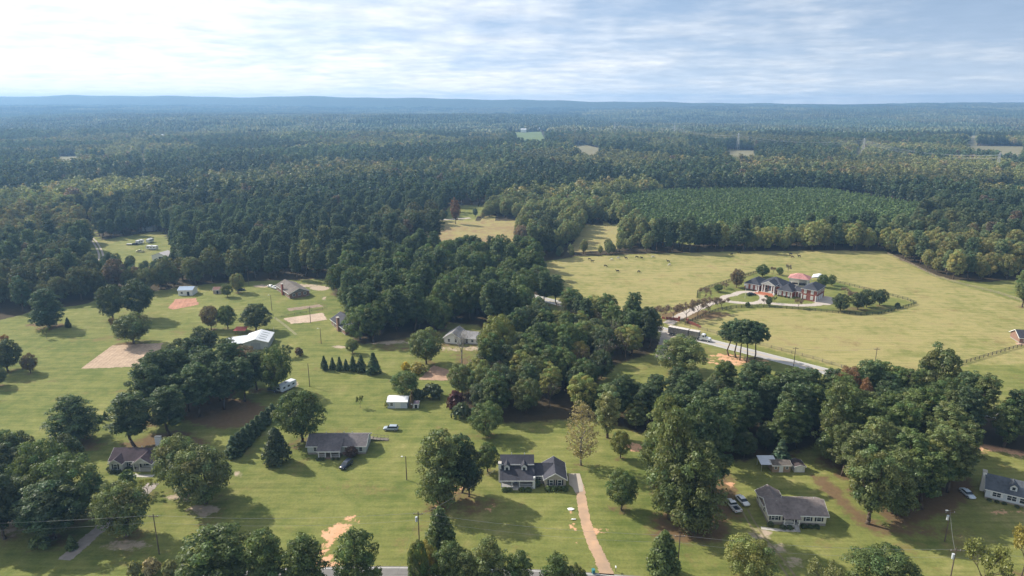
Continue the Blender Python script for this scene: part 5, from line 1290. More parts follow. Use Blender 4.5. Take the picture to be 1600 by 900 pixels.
# --- mansion
A0 = G(1163, 451.5); rz = R(-41)
sl = roofm('blue_black_shingles', (.050, .053, .066)); br = M_brick()
h = House('mansion', 'large red brick mansion with white portico, dark hip roofs and two storey garage block', 'house', A0, rz, br, sl)
def quoin(x, y): h.part('corner_board', MB().box(x - .22, x + .22, y - .03, y + .4, 0, 3.2), h.trim)
h.walls(0, 8.0, 0, 13, 3.6, base=False); h.hip(0, 8.0, 0, 13, 3.6, 2.6, .5)
for xx in (1.5, 4.0, 6.5): h.window(xx, 0, .8, .95, 2.1, mun=False, pm=mat('window_blind', (.55, .55, .53), .4, .1))
quoin(7.8, -.05)
h.walls(8.02, 18.5, 3.2, 15, 3.9, base=False); h.hip(7.0, 19.5, 3.0, 15.4, 3.95, 3.6, .4)
h.box('portico_ceiling', M_white(), 9.6, 16.6, -.6, 3.19, 4.5, 4.85)
h.gable(9.6, 16.6, -.6, 7.0, 4.86, 1.9, 'y', .3, wm=M_white(), m=sl)
for xx in (9.9, 11.2, 15.0, 16.3): h.part('column', MB().tube((xx, -.3, .5), (xx, -.3, 4.5), .3, .26, 12), M_white())
h.box('portico_floor', M_conc(), 9.4, 16.8, -.9, 3.19, 0, .5)
h.door(13.1, 3.2, .5, 1.8, 3.0, m=mat('blue_door', (.12, .14, .2), .5, .1)); h.window(10.8, 3.2, .9, 1, 2.4); h.window(15.4, 3.2, .9, 1, 2.4)
for k in range(5): h.part('step', MB().box(8.6 - .5 * k, 17.0 + .2 * k, -1.5 - 1.1 * k, -.91 - 1.1 * k if k else -.91, -.1, .45 - .09 * k), mat('orange_brick_steps', (.50, .17, .09), .85, .2, 3))
for xx in (8.4, 17.2): h.part('step_pier', MB().box(xx - .4, xx + .4, -3.2, -2.4, 0, 1.0), h.trim)
h.walls(18.52, 26.0, -1.2, 10, 3.3, base=False); h.hip(18.52, 26.0, -1.2, 10, 3.3, 2.9, .5)
for xx in (20.0, 22.2, 24.4): h.window(xx, -1.2, .7, .95, 2.0, mun=False, pm=mat('window_blind', (.55, .55, .53), .4, .1))
quoin(25.8, -1.25); quoin(18.8, -1.25)
h.walls(26.02, 30.5, 3.5, 9, 3.0, base=False); h.gable(25.5, 31, 3.5, 9, 3.0, 1.8, 'x', .3)
for xx in (26.6, 28.2, 29.8): h.post(xx, 2.9, 0, 2.9, .14)
h.door(28.2, 3.5, .1); h.window(29.6, 3.5, .6, .8, 1.8)
h.walls(30.52, 38.0, -.4, 12.5, 6.0, base=False); h.hip(30.52, 38.0, -.4, 12.5, 6.0, 2.5, .5)
for xx in (32.4, 35.9):
    for zz in (.8, 3.7): h.window(xx, -.4, zz, 1.1, 1.8, mun=False, pm=mat('window_blind', (.55, .55, .53), .4, .1))
quoin(30.8, -.45); quoin(37.8, -.45)
for k in range(3): h.part('garage_door', MB().box(38.005, 38.07, .8 + k * 3.4, 3.5 + k * 3.4, .05, 2.5), h.trim)
for k in range(5): h.window(38, 1.3 + k * 2.4, 3.8, .85, 1.5, RIGHT, mun=False, pm=mat('window_blind', (.55, .55, .53), .4, .1))
for k, bx in enumerate((19.5, 21.2, 23, 24.8, 27, 31.5, 1.0, 2.8, 5.2)): yard_bush(h, bx, -2.2 if 18 < bx < 26 else (-1.4 if bx > 26 else -.9), 1.4, .8, 'low dark bush along the front of the brick mansion', 'dark', 'bushes along the mansion')
for bx, by in ((7.0, -11.5), (15.5, -8.5)): yard_bush(h, bx, by, 2.4, 1.2, 'dark clipped bush beside the mansion turning circle', 'dark', 'bushes on the mansion circle')
# pavilion behind the mansion
pv_ = House('pavilion', 'open pavilion with a pinkish red hip roof behind the mansion', 'pavilion', G(1232, 445), R(-30), M_white(), roofm('pink_red_metal', (.44, .21, .19)))
for x_, y_ in ((.3, .3), (5, .3), (9.7, .3), (.3, 7.7), (5, 7.7), (9.7, 7.7), (.3, 4), (9.7, 4)): pv_.post(x_, y_, 0, 4.2, .25)
pv_.box('back_wall', M_white(), .5, 9.5, 7.4, 7.6, 0, 4.1); pv_.box('floor', M_conc(), 0, 10, 0, 8, -.1, .15); pv_.hip(0, 10, 0, 8, 4.2, 2.3, .7)
pv_.box('bar_counter', mat('dark_counter', (.06, .06, .07), .6, .2), 1.5, 8.5, 2.0, 2.8, .15, 1.2)
cp = House('carport', 'white metal carport with arched roof beside the red roofed pavilion', 'carport', G(1268, 441), R(-30), M_white(), mat('white_metal_roof', (.74, .75, .76), .45, .05))
for x_, y_ in ((0, 0), (6, 0), (0, 8), (6, 8)): cp.post(x_, y_, 0, 2.8, .08)
cp.gable(0, 6, 0, 8, 2.8, .9, 'y', .3)
t = thing('flagpole', 'slim white flagpole on the mansion turning circle', 'flagpole', G(1164, 466) + (0,))
MB().tube((0, 0, 0), (0, 0, 8), .07, .04).build('pole', M_white(), t); MB().box(-1.1, -.04, -.02, .02, 6.9, 7.8).build('flag', mat('white_flag', (.75, .75, .78), .8, .05), t)
# brick gate
gt = thing('brick_gate', 'curved red brick entrance wall at the mansion drive', 'gate', G(1064, 505) + (0,), rot_of(*DIAG_ROAD[3:5]))
for sg in (-1, 1):
    for k in range(5):
        a = k / 4
        MB().box(sg * (3 + 1.6 * k) - .8, sg * (3 + 1.6 * k) + .8, 1.8 - 1.8 * a * a - .2, 1.8 - 1.8 * a * a + .2, -.1, 1.5 - .12 * k).build('wall_panel', br, gt)
    MB().box(sg * 2.2 - .4, sg * 2.2 + .4, 1.5, 2.3, -.1, 2.3).build('pier', br, gt)

# --- metal barn with lean-to
g0, g1 = G(381, 547), G(415, 544)
h = House('metal_barn', 'metal barn with bright white roof and grey skylight strips behind the grove', 'barn', g0, rot_of(g0, g1) * .5, mat('grey_metal_wall', (.42, .43, .43), .6, .1), mat('barn_tin', (.60, .62, .64), .5, .12, .6))
L_ = 9.8
h.walls(0, L_, 0, 12, 3.1, base=False); ro = h.gable(0, L_, 0, 12, 3.1, 1.5, 'y', .4)
for sg in (-1, 1):
    for k in range(4):
        y_ = 1.6 + k * 2.6; cx_ = L_ / 2; a, b = 1.0, 3.8; zf = lambda q: 3.1 + 1.5 * (1 - q / (L_ / 2)) + .15
        h.part('skylight', MB().hex8([(cx_ + sg * a, y_, zf(a)), (cx_ + sg * b, y_, zf(b)), (cx_ + sg * b, y_ + .7, zf(b)), (cx_ + sg * a, y_ + .7, zf(a))], [(cx_ + sg * a, y_, zf(a) + .04), (cx_ + sg * b, y_, zf(b) + .04), (cx_ + sg * b, y_ + .7, zf(b) + .04), (cx_ + sg * a, y_ + .7, zf(a) + .04)]), mat('skylight', (.25, .27, .28), .4, .2), ro)
h.part('barn_door', MB().box(3.0, 6.8, -.08, -.01, 0, 2.8), mat('door_grey', (.3, .31, .32), .6, .1))
h.part('lean_to_roof', MB().hex8([(-9, .5, 2.0), (-.45, .5, 2.8), (-.45, 11, 2.8), (-9, 11, 2.0)], [(-9, .5, 2.12), (-.45, .5, 2.92), (-.45, 11, 2.92), (-9, 11, 2.12)]), mat('weathered_tin', (.50, .53, .56), .5, .12, .5))
for yy in (.8, 4, 7.4, 10.6): h.post(-8.8, yy, 0, 2.0, .1)
h.part('antenna', MB().tube((L_ + .5, 11, 0), (L_ + .5, 11, 6), .05, n=5), M_chrome())
rs = thing('tractor_shed', 'red roofed little shelter behind the metal barn', 'shed', G(377, 521) + (0,))
for x_, y_ in ((-2, -1.5), (2, -1.5), (-2, 1.5), (2, 1.5)): MB().box(x_ - .06, x_ + .06, y_ - .06, y_ + .06, 0, 2).build('post', M_wood(), rs)
MB().hex8([(-2.6, -2, 1.9), (2.6, -2, 1.9), (2.6, 2, 2.5), (-2.6, 2, 2.5)], [(-2.6, -2, 2.0), (2.6, -2, 2.0), (2.6, 2, 2.6), (-2.6, 2, 2.6)]).build('roof', mat('red_tin', (.45, .10, .08), .6, .15), rs)

# --- sheds
def shed(name, label, px, py, w, d, zw, hr, wall, roof, rz=0, ax='x', door=None, win=None, cat='shed'):
    h = House(name, label, cat, G(px, py), rz, wall, roof)
    h.walls(-w / 2, w / 2, 0, d, zw, base=False); h.gable(-w / 2, w / 2, 0, d, zw, hr, ax, .25)
    if door: h.door(door[0], 0, .05, door[1], door[2], m=door[3])
    for q in win or (): h.window(q[0], 0, q[1], q[2], q[3])
    return h
tinw = mat('white_metal_roof', (.74, .75, .76), .45, .05)
shed('shed', 'grey metal shed with bright white roof on the central lawn', 621, 638, 6.6, 5.0, 2.4, .75, mat('pale_blue_metal', (.52, .56, .62), .6, .06), tinw, 0, 'x', (.15, 1.7, 1.9, mat('cream_door', (.66, .66, .62), .6, .05)), [(-1.9, 1.0, .9, .9)])
shed('shed', 'tiny white shed with a dark doorway beside the grey metal shed', 648.5, 638, 2.3, 2.2, 1.7, .4, M_white(), roofm('mauve_tin', (.22, .17, .19)), 0, 'x', (.35, .9, 1.4, M_black()))
shed('shed', 'white walled shed with blue tin roof beside the reddish plot', 290, 462, 7.5, 6.5, 3.0, 1.2, M_white(), mat('blue_tin', (.24, .32, .44), .5, .1), .05, 'x', (1.5, 1.2, 2.1, M_black()), [(-1.8, 1.1, 1.0, 1.0)])
shed('shed', 'small weathered brown roofed shed at the wood edge', 340, 459, 4.5, 4.5, 2.2, 1.0, mat('weathered_board', (.40, .34, .28), .85, .2), roofm('rusty_tin', (.20, .11, .09)), .1, 'x', (0, 1.1, 1.8, M_black()))
shed('shed', 'tan garden shed with white door and two windows', 1220.5, 738, 5.0, 3.2, 2.2, .55, mat('tan_boards', (.38, .27, .19), .85, .15), roofm('taupe_shingles', (.135, .115, .10)), 0, 'x', (-.1, .9, 1.8, M_white()), [(-1.6, 1.1, .6, .7), (1.5, 1.1, .6, .7)])
shed('shed', 'white little shed with dark roof next to the tan garden shed', 1249, 738, 2.9, 3.4, 1.8, .5, mat('white_siding', (.66, .66, .66)), roofm('dark_shed_roof', (.06, .045, .045)), 0, 'y', (0, 1.3, 1.5, M_white()))
cv = thing('carport', 'open carport with pale blue grey metal roof beside the tan garden shed', 'carport', G(1201, 736) + (0,))
for x_, y_ in ((-2.1, 0), (2.1, 0), (-2.1, 3.4), (2.1, 3.4)): MB().box(x_ - .06, x_ + .06, y_ - .06, y_ + .06, 0, 2.2).build('post', M_chrome(), cv)
MB().hex8([(-2.4, -.3, 2.1), (2.4, -.3, 2.1), (2.4, 3.8, 2.7), (-2.4, 3.8, 2.7)], [(-2.4, -.3, 2.2), (2.4, -.3, 2.2), (2.4, 3.8, 2.8), (-2.4, 3.8, 2.8)]).build('roof', mat('pale_tin', (.55, .58, .64), .5, .08), cv)
shed('barn', 'white barn with open dark doorway in the far left field', 250, 408, 12, 8, 3.4, 2.0, M_white(), mat('pinkish_tin', (.50, .46, .45), .5, .1), -.25, 'y', (1.0, 3.2, 2.8, M_black()), cat='barn')
shed('farm_building', 'long grey roofed building beyond the far left field', 222, 349, 26, 10, 3.4, 2.0, M_white(), mat('pale_grey_roof', (.42, .42, .45), .6, .1), .05, 'x', (0, 3, 2.6, M_black()), cat='building')
shed('farm_building', 'white outbuilding among the trees beside the far left field', 232, 361, 9, 7, 2.8, 1.4, M_white(), mat('weathered_tin', (.50, .53, .56), .5, .12), .1, 'x', cat='building')
shed('mobile_home', 'pale mobile home glimpsed through the forest, left one', 436, 392, 9, 5, 2.6, .7, M_white(), mat('weathered_tin', (.50, .53, .56), .5, .12), .1, 'x', cat='house')
shed('mobile_home', 'pale mobile home glimpsed through the forest beside another', 452, 390, 7, 5, 2.6, .7, M_white(), mat('weathered_tin', (.50, .53, .56), .5, .12), .1, 'x', cat='house')
shed('farm_building', 'small white building among the dark forest trees', 358, 330, 12, 8, 3, 1.6, M_white(), mat('pale_grey_roof', (.42, .42, .45), .6, .1), .3, 'x', cat='building')
for px_, py_, w_, lab in ((258, 221, 95, 'long low white building far off in the forest'), (818, 208, 30, 'white barn at the edge of the bright green far field'), (841, 206, 18, 'tiny white shed beside the bright green far field'), (1313, 205, 28, 'white roof far off in the forest, left of two'), (1338, 205, 34, 'white roof far off in the forest, right of two')):
    x_, y_ = G(px_, py_); hh_ = float(hgt(x_, y_))
    b_ = shed('far_building', lab, px_, py_, w_ * .6, 11, 9, 2.5, M_white(), tinw, 0, 'x', cat='building'); b_.root.location.z = hh_ + 3

# --- roof vents on the near houses
for o in [q for q in C.objects if q.name.split('.')[0] in ('dormered_house', 'ranch_house', 'cottage')]:
    k0 = {'dormered_house': [(2.8, 7.4, 5.9), (6.4, 7.8, 5.6)], 'ranch_house': [(4.4, 5.2, 3.9), (9.6, 5.6, 3.8), (12.2, 4.9, 4.1)], 'cottage': [(3.4, 6.8, 3.5), (6.2, 6.4, 3.8)]}[o.name.split('.')[0]]
    for (x_, y_, z_) in k0: MB().tube((x_, y_, z_ - .4), (x_, y_, z_ + .75), .09, .09, 8).build('vent_pipe', mat('vent_grey', (.5, .5, .52), .5, .1), o)

# ------------------------------------------------------------------ vehicles
def paint(name, c): return mat('paint_' + name, c, .28, .04, .5, spec=.5)
def wheel(parent, x, y, r=.36, w=.24):
    sg = 1 if y > 0 else -1
    t = MB().tube((x, y - sg * w / 2, r), (x, y + sg * w / 2, r), r, r, 14).build('wheel', M_black(), parent)
    MB().tube((x, y + sg * w / 2, r), (x, y + sg * (w / 2 + .02), r), r * .6, r * .55, 10).build('rim', M_chrome(), t)
def loft(secs):
    """secs: rows (x, half width, z low, z high); a rounded hull along x"""
    mb = MB(); ring = []
    for x, w, a, b in secs:
        hgt_ = b - a
        ring.append([(x, -w * .88, a), (x, -w, a + hgt_ * .35), (x, -w * .97, b - hgt_ * .18), (x, -w * .86, b), (x, w * .86, b), (x, w * .97, b - hgt_ * .18), (x, w, a + hgt_ * .35), (x, w * .88, a)])
    k = 8
    mb.add([p for r in ring for p in r], [(i * k + j, i * k + (j + 1) % k, (i + 1) * k + (j + 1) % k, (i + 1) * k + j) for i in range(len(ring) - 1) for j in range(k)] + [tuple(range(k)), tuple((len(ring) - 1) * k + j for j in range(k - 1, -1, -1))])
    return mb
def cabin(x0b, x1b, x0t, x1t, w, z0, z1):
    return MB().hex8([(x0b, -w, z0), (x1b, -w, z0), (x1b, w, z0), (x0b, w, z0)], [(x0t, -w * .82, z1), (x1t, -w * .82, z1), (x1t, w * .82, z1), (x0t, w * .82, z1)])
def car(kind, label, loc, rz, col, group=None):
    t = thing({'suv': 'parked_suv', 'sedan': 'parked_car', 'pickup': 'pickup_truck'}[kind], label, {'suv': 'car', 'sedan': 'car', 'pickup': 'pickup'}[kind], (loc[0], loc[1], 0), rz, group)
    W2 = .92
    if kind == 'suv':
        loft([(-2.32, .80, .5, 1.0), (-2.2, .9, .34, 1.10), (-1.4, W2, .28, 1.12), (.9, W2, .28, 1.10), (1.9, .9, .3, 1.0), (2.28, .82, .38, .86), (2.36, .72, .45, .74)]).build('body', col, t, True)
        cabin(-2.15, 1.15, -1.9, .35, .86, 1.08, 1.62).build('windows', M_glass(), t)
        cabin(-1.95, .42, -1.8, .2, .74, 1.60, 1.70).build('roof', col, t); xs = (-1.42, 1.45); tl = -2.33
    elif kind == 'sedan':
        loft([(-2.3, .78, .5, .92), (-2.15, .88, .34, .98), (-1.2, W2 * .98, .25, .98), (.9, W2 * .98, .25, .96), (1.9, .88, .28, .86), (2.25, .78, .36, .74), (2.34, .66, .42, .66)]).build('body', col, t, True)
        cabin(-1.75, 1.15, -1.0, .35, .82, .95, 1.38).build('windows', M_glass(), t)
        cabin(-1.06, .42, -.95, .25, .70, 1.36, 1.45).build('roof', col, t); xs = (-1.4, 1.42); tl = -2.31
    else:
        loft([(-.3, .96, .42, 1.12), (1.0, .97, .4, 1.12), (1.1, .97, .4, 1.12), (2.4, .94, .42, 1.05), (2.75, .86, .5, .92), (2.82, .76, .55, .82)]).build('body', col, t, True)
        bed = MB(); bed.box(-2.8, -.32, -.96, -.86, .5, 1.12); bed.box(-2.8, -.32, .86, .96, .5, 1.12); bed.box(-2.85, -2.75, -.96, .96, .5, 1.12); bed.box(-2.8, -.3, -.86, .86, .45, .52)
        bed.build('truck_bed', col, t); MB().box(-2.74, -.36, -.84, .84, .53, .6).build('bed_liner', M_black(), t)
        cabin(-.35, 1.5, -.2, .75, .9, 1.1, 1.62).build('windows', M_glass(), t); cabin(-.24, .82, -.15, .6, .78, 1.6, 1.72).build('roof', col, t); xs = (-1.75, 1.75); tl = -2.86
    for x in xs:
        for y in (-.82, .82): wheel(t, x, y)
    fx = 2.3 if kind != 'pickup' else 2.76
    for y in (-.62, .62):
        MB().box(fx - .08, fx + .03, y - .16, y + .16, .66, .80).build('headlight', mat('lamp_clear', (.7, .7, .68), .2, .05), t)
        MB().box(tl - .02, tl + .06, y - .14, y + .14, .72, .92).build('taillight', mat('lamp_red', (.35, .02, .02), .3, .1), t)
    return t
wht = paint('white', (.78, .78, .78)); slv = paint('silver_blue', (.34, .40, .46)); nvy = paint('navy', (.025, .035, .06))
car('suv', 'silver blue estate car parked on the grass behind the grey ranch house', G(611, 672), R(178), slv)
car('suv', 'dark navy SUV parked in front of the grey ranch house', G(541, 729), R(-112), nvy)
car('pickup', 'white pickup with a black bed parked beside the cream ranch house', G(1145, 793), R(102), wht)
car('sedan', 'white saloon car parked beside the white pickup', G(1160, 785), R(-76), wht)
car('sedan', 'pale blue white car parked in the shade beside the blue grey house', G(1511, 774), R(-88), paint('ice', (.62, .70, .78)))
car('sedan', 'white car parked at the far end of the brick ranch house', G(424, 449), R(-30), wht)
car('pickup', 'white pickup parked at the gable of the brick ranch house', G(429, 451), R(-40), wht)
car('sedan', 'dark car parked on the mansion turning circle', G(1174, 461), R(-8), paint('black', (.03, .03, .035)))
car('suv', 'dark SUV parked in the far left field', G(210, 383), R(175), nvy)
car('pickup', 'white and yellow pickup in the far left field', G(219, 394), R(170), paint('cream', (.72, .66, .42)))
car('sedan', 'dark car parked under the trees near the brown roofed shed', G(376, 454), R(10), paint('black', (.03, .03, .035)))
def camper(label, px, py, L, rz, col, group=None, Hc=2.9):
    t = thing('camper', label, 'camper', G(px, py) + (0,), rz, group)
    MB().prism([(-L / 2, .55), (L / 2 - .5, .55), (L / 2, 1.2), (L / 2, Hc - .5), (L / 2 - .6, Hc), (-L / 2 + .2, Hc), (-L / 2, Hc - .3)], 'y', -1.2, 1.2).build('body', col, t)
    for x in (-L * .3, 0, L * .28):
        for y in (-1.21, 1.21): MB().box(x - .5, x + .5, y - .015, y + .015, 1.5, 2.1).build('window', M_glass(), t)
    MB().box(L / 2 - .005, L / 2 + .02, -.7, .7, 1.5, 2.2).build('window', M_glass(), t)
    MB().box(L * .08, L * .08 + .7, -1.23, -1.2, .6, 2.3).build('door', mat('camper_door', (.55, .55, .55), .5, .1), t)
    for x in (-.45, .45):
        for y in (-1.08, 1.08): wheel(t, x - .3, y, .34)
    MB().tube((L / 2, 0, .6), (L / 2 + 1.2, 0, .5), .07).build('tow_bar', M_black(), t)
    MB().box(-.4, .4, -.35, .35, Hc + .005, Hc + .28).build('roof_vent', mat('vent_grey', (.5, .5, .52), .5, .1), t)
    return t
camp = mat('camper_white', (.68, .71, .76), .4, .06)
camper('long pale camper parked beside the shaded grove', 448, 609, 7.5, R(-118), camp)
camper('white box trailer in the far left field, farther from the trees', 219, 381, 6, R(80), wht)
camper('white box trailer in the far left field, touching the trees', 235, 379, 6, R(85), wht)
camper('white motorhome beside the white barn in the far left field', 238, 390, 8, R(170), wht)
t = thing('utility_trailer', 'small flat trailer with pale load in the far left field', 'trailer', G(202, 383) + (0,), .1)
MB().box(-2, 2, -1, 1, .5, .65).build('bed', M_deck(), t); MB().box(-1.6, 1.4, -.8, .8, .66, 1.1).build('load', wht, t); wheel(t, 0, -1.1); wheel(t, 0, 1.1); MB().tube((2, 0, .55), (3.2, 0, .5), .05).build('tow_bar', M_black(), t)
t = thing('utility_trailer', 'dark low trailer parked against the long pale camper', 'trailer', G(430, 611) + (0,), R(170))
MB().box(-2.6, 2.6, -1.1, 1.1, .5, .7).build('bed', mat('trailer_grey', (.18, .19, .22), .7, .2), t); wheel(t, -.4, -1.2); wheel(t, -.4, 1.2); MB().tube((2.6, 0, .55), (3.8, 0, .5), .05).build('tow_bar', M_black(), t); MB().box(-2.5, 2.4, -1.0, 1.0, .71, 1.2).build('load', mat('tarp_dark', (.05, .06, .08), .8, .2), t)

# --- poultry truck on the pale road
ta, tb = G(1049, 523), G(1105, 533.5)
t = thing('livestock_truck', 'long articulated truck with white cab hauling stacked poultry cages', 'truck', along(ta, tb, .5) + (.04,), rot_of(ta, tb))
tm = thing  # trailer first, then tractor, all one rig
cage, slat = mat('cage_metal', (.26, .235, .215), .8, .25, 3), mat('cage_slat', (.40, .37, .34), .8, .2, 3)
MB().box(-9.4, 4.2, -1.25, 1.25, 1.05, 1.35).build('trailer_bed', mat('trailer_steel', (.12, .12, .125), .7, .2), t)
for k in range(9):
    x0 = -9.3 + k * 1.5 + (.35 if k > 5 else 0)
    c = MB().box(x0 + .05, x0 + 1.42, -1.2, 1.2, 1.36, 3.75).build('cage_stack', cage, t)
    for q in range(6):
        for y in (-1.2, 1.2): MB().box(x0 + .03, x0 + 1.44, y - .03, y + .03, 1.40 + q * .4, 1.47 + q * .4).build('shelf_edge', slat, c)
    for q in range(3):
        for y in (-1.2, 1.2): MB().box(x0 + .06 + q * .64, x0 + .13 + q * .64, y - .035, y + .035, 1.37, 3.74).build('upright', slat, c)
    MB().box(x0 + .02, x0 + 1.45, -1.26, 1.26, 3.755, 3.86).build('cage_roof', mat('cage_top', (.60, .55, .50), .7, .1, 2), c)
MB().box(4.22, 4.3, -1.25, 1.25, 1.3, 3.8).build('headboard', mat('trailer_blue_grey', (.30, .34, .40), .6, .1), t)
for x in (-8.2, -7.0):
    for y in (-1.05, 1.05): wheel(t, x, y, .5, .4)
for x in (2.6, 3.8):
    for y in (-1.05, 1.05): wheel(t, x, y, .5, .4)
MB().box(2.0, 9.4, -.45, .45, .6, .95).build('frame', M_black(), t)
MB().prism([(5.3, .9), (7.3, .9), (7.3, 2.0), (7.0, 2.75), (6.6, 3.0), (5.5, 3.0), (5.3, 2.7)], 'y', -1.1, 1.1).build('cab', wht, t)
MB().prism([(7.31, .75), (9.5, .75), (9.55, 1.35), (9.3, 1.62), (7.31, 1.95)], 'y', -.85, .85).build('hood', wht, t)
MB().hex8([(7.32, -.95, 2.02), (7.34, .95, 2.02), (7.1, .9, 2.68), (7.08, -.9, 2.68)], [(7.37, -.95, 2.04), (7.39, .95, 2.04), (7.15, .9, 2.72), (7.13, -.9, 2.72)]).build('windshield', M_glass(), t)
for y in (-1.115, 1.115): MB().box(6.15, 6.95, y - .015, y + .015, 2.0, 2.6).build('side_window', M_glass(), t)
for y in (-1.0, 1.0):
    wheel(t, 8.5, y, .5, .32)
    MB().prism([(7.8, .95), (8.0, 1.25), (8.5, 1.36), (9.0, 1.25), (9.3, .95)], 'y', y - .2, y + .2).build('fender', wht, t)
    MB().tube((4.6, y, .75), (5.9, y, .75), .32, .32, 10).build('fuel_tank', M_chrome(), t)
    MB().tube((5.15, y * .9, 1.0), (5.15, y * .9, 3.5), .08, .08, 8).build('exhaust_stack', M_chrome(), t)
    MB().box(9.45, 9.57, y * .7 - .14, y * .7 + .14, 1.0, 1.2).build('headlight', mat('lamp_clear', (.7, .7, .68), .2, .05), t)
MB().box(9.55, 9.75, -1.1, 1.1, .45, .8).build('bumper', M_chrome(), t); MB().box(9.56, 9.6, -.5, .5, .85, 1.45).build('grille', M_chrome(), t)

# ------------------------------------------------------------------ cattle (one skinned body each)
def cow_mesh(graze):
    me = bpy.data.meshes.new('cow'); nx_, nz_ = (1.5, .35) if graze else (1.45, 1.55)
    V = [(-.75, 0, 1.15), (-.2, 0, 1.12), (.5, 0, 1.15), (.85, 0, 1.25 if not graze else 1.05), (nx_ - .2, 0, nz_ + .1), (nx_ + .15, 0, nz_ - .12)]
    rad = [.30, .38, .36, .22, .16, .09]; E = [(0, 1), (1, 2), (2, 3), (3, 4), (4, 5)]
    for bx, base in ((-.72, 0), (.5, 2)):
        for sy in (-1, 1):
            i = len(V); off = -.10 if base == 0 else .03
            V += [(bx, sy * .22, .82), (bx + off, sy * .23, .45), (bx, sy * .23, .06)]; rad += [.16, .085, .075]; E += [(base, i), (i, i + 1), (i + 1, i + 2)]
    i = len(V); V += [(-1.02, 0, 1.1), (-1.1, 0, .55)]; rad += [.06, .035]; E += [(0, i), (i, i + 1)]
    i = len(V); V += [(nx_ - .24, .22, nz_ + .2), (nx_ - .24, -.22, nz_ + .2)]; rad += [.05, .05]; E += [(4, i), (4, i + 1)]
    me.from_pydata(V, E, []); o = bpy.data.objects.new('cow', me); C.objects.link(o)
    sk = o.modifiers.new('skin', 'SKIN')
    for k, r in enumerate(rad): me.skin_vertices[0].data[k].radius = (r, r)
    me.skin_vertices[0].data[1].use_root = True
    o.modifiers.new('sub', 'SUBSURF').levels = 1
    dg = bpy.context.evaluated_depsgraph_get(); out = bpy.data.meshes.new_from_object(o.evaluated_get(dg))
    bpy.data.objects.remove(o); out.polygons.foreach_set('use_smooth', [True] * len(out.polygons)); return out
cows = [cow_mesh(True), cow_mesh(False)]
HIDE = {'b': mat('black_hide', (.016, .014, .014), .8, .3, 3), 'w': mat('cream_hide', (.62, .58, .50), .8, .1, 3), 'r': mat('brown_hide', (.13, .07, .04), .8, .3, 3)}
cm = {(k, g): (lambda m_: (m_.materials.clear(), m_.materials.append(HIDE[k]), m_)[2])(cows[g].copy()) for k in 'bwr' for g in (0, 1)}
CL = {'b': 'black cow grazing on the big pasture', 'w': 'cream coloured cow on the big pasture near the tree line', 'r': 'brown cow standing beside two black cows on the big pasture'}
for k, (px, py, c) in enumerate(((921, 406.5, 'b'), (925.5, 410, 'b'), (956, 407, 'w'), (966, 405, 'w'), (946, 417, 'b'), (965, 425.5, 'b'), (998, 426, 'b'), (978, 405, 'b'), (995, 403, 'b'), (1002.5, 404.5, 'b'), (1020, 403, 'w'), (1044, 410, 'b'), (1046, 415, 'w'), (1143, 399, 'b'), (1155, 396, 'b'), (1235, 398.5, 'b'), (1238, 403, 'r'), (1248.5, 402, 'b'))):
    x, y = G(px, py); o = link(bpy.data.objects.new('cow', cm[(c, k % 2)])); o.location = (x, y, 0); o.rotation_euler.z = trng.choice((0, 3.1)) + trng.uniform(-.6, .6); o.scale = (.98,) * 3
    tag(o, CL[c], 'cow', {'b': 'black cattle on the pasture', 'w': 'cream cattle on the pasture'}.get(c))

# ------------------------------------------------------------------ fences
def fence(label, pts, m, hgt_=1.35, sp=3.2, rails=3, post_r=.07, rail_r=.05, closed=False):
    t = thing('fence', label, 'fence', (pts[0][0], pts[0][1], 0)); ox, oy = pts[0]
    pm = MB().box(-post_r, post_r, -post_r, post_r, -.1, hgt_).mesh('post', m)
    P_ = [(p[0] - ox, p[1] - oy) for p in pts]
    for a, b in zip(P_[:-1], P_[1:]):
        L_ = math.dist(a, b); n_ = max(1, round(L_ / sp)); d = ((b[0] - a[0]) / L_, (b[1] - a[1]) / L_); nn = (-d[1], d[0])
        for k in range(n_):
            o = link(bpy.data.objects.new('post', pm), t); o.location = (a[0] + (b[0] - a[0]) * k / n_, a[1] + (b[1] - a[1]) * k / n_, 0); o.rotation_euler.z = math.atan2(d[1], d[0])
        for q in range(rails):
            z = hgt_ * (q + .75) / (rails + .05)
            c = ((a[0] + b[0]) / 2 + nn[0] * (post_r + .03), (a[1] + b[1]) / 2 + nn[1] * (post_r + .03))
            MB().obox(c, d, nn, L_ / 2, .025, z - rail_r, z + rail_r).build('rail', m, t)
dkf = mat('dark_green_fence', (.045, .06, .045), .8, .2, 2); grf = mat('grey_fence', (.22, .19, .16), .9, .2, 2); tnf = mat('tan_fence', (.33, .27, .20), .9, .2, 2)
fence('dark four board fence curving along the front of the mansion yard', PG([(1070, 508), (1098, 494), (1122, 485.5), (1142, 481.5), (1175, 480), (1220, 481.5), (1265, 485), (1310, 489.5), (1345, 492.5), (1372, 491.5), (1398, 485), (1432, 475.5)]), dkf, 1.4, 2.6, 4, .09, .08)
fence('dark board fence behind the mansion yard', PG([(1089, 466), (1090, 457), (1103, 451), (1135, 441), (1165, 431), (1185, 425)]), dkf, 1.4, 2.8, 4, .09, .08)
fence('dark board fence closing the right side of the mansion yard', PG([(1305, 441), (1335, 448), (1365, 456), (1395, 463), (1418, 469), (1432, 475.5)]), dkf, 1.4, 2.8, 3, .08, .06)
fence('grey rail fence along the far stretch of the pale road', PG([(884, 463), (905, 468), (928, 474), (960, 482)]), grf, 1.3, 4, 3)
fence('grey rail fence between the truck road and the pasture', PG([(1078, 511), (1105, 517.5), (1135, 526), (1170, 535), (1205, 544), (1270, 561), (1330, 579), (1396, 599)]), grf, 1.3, 4, 3)
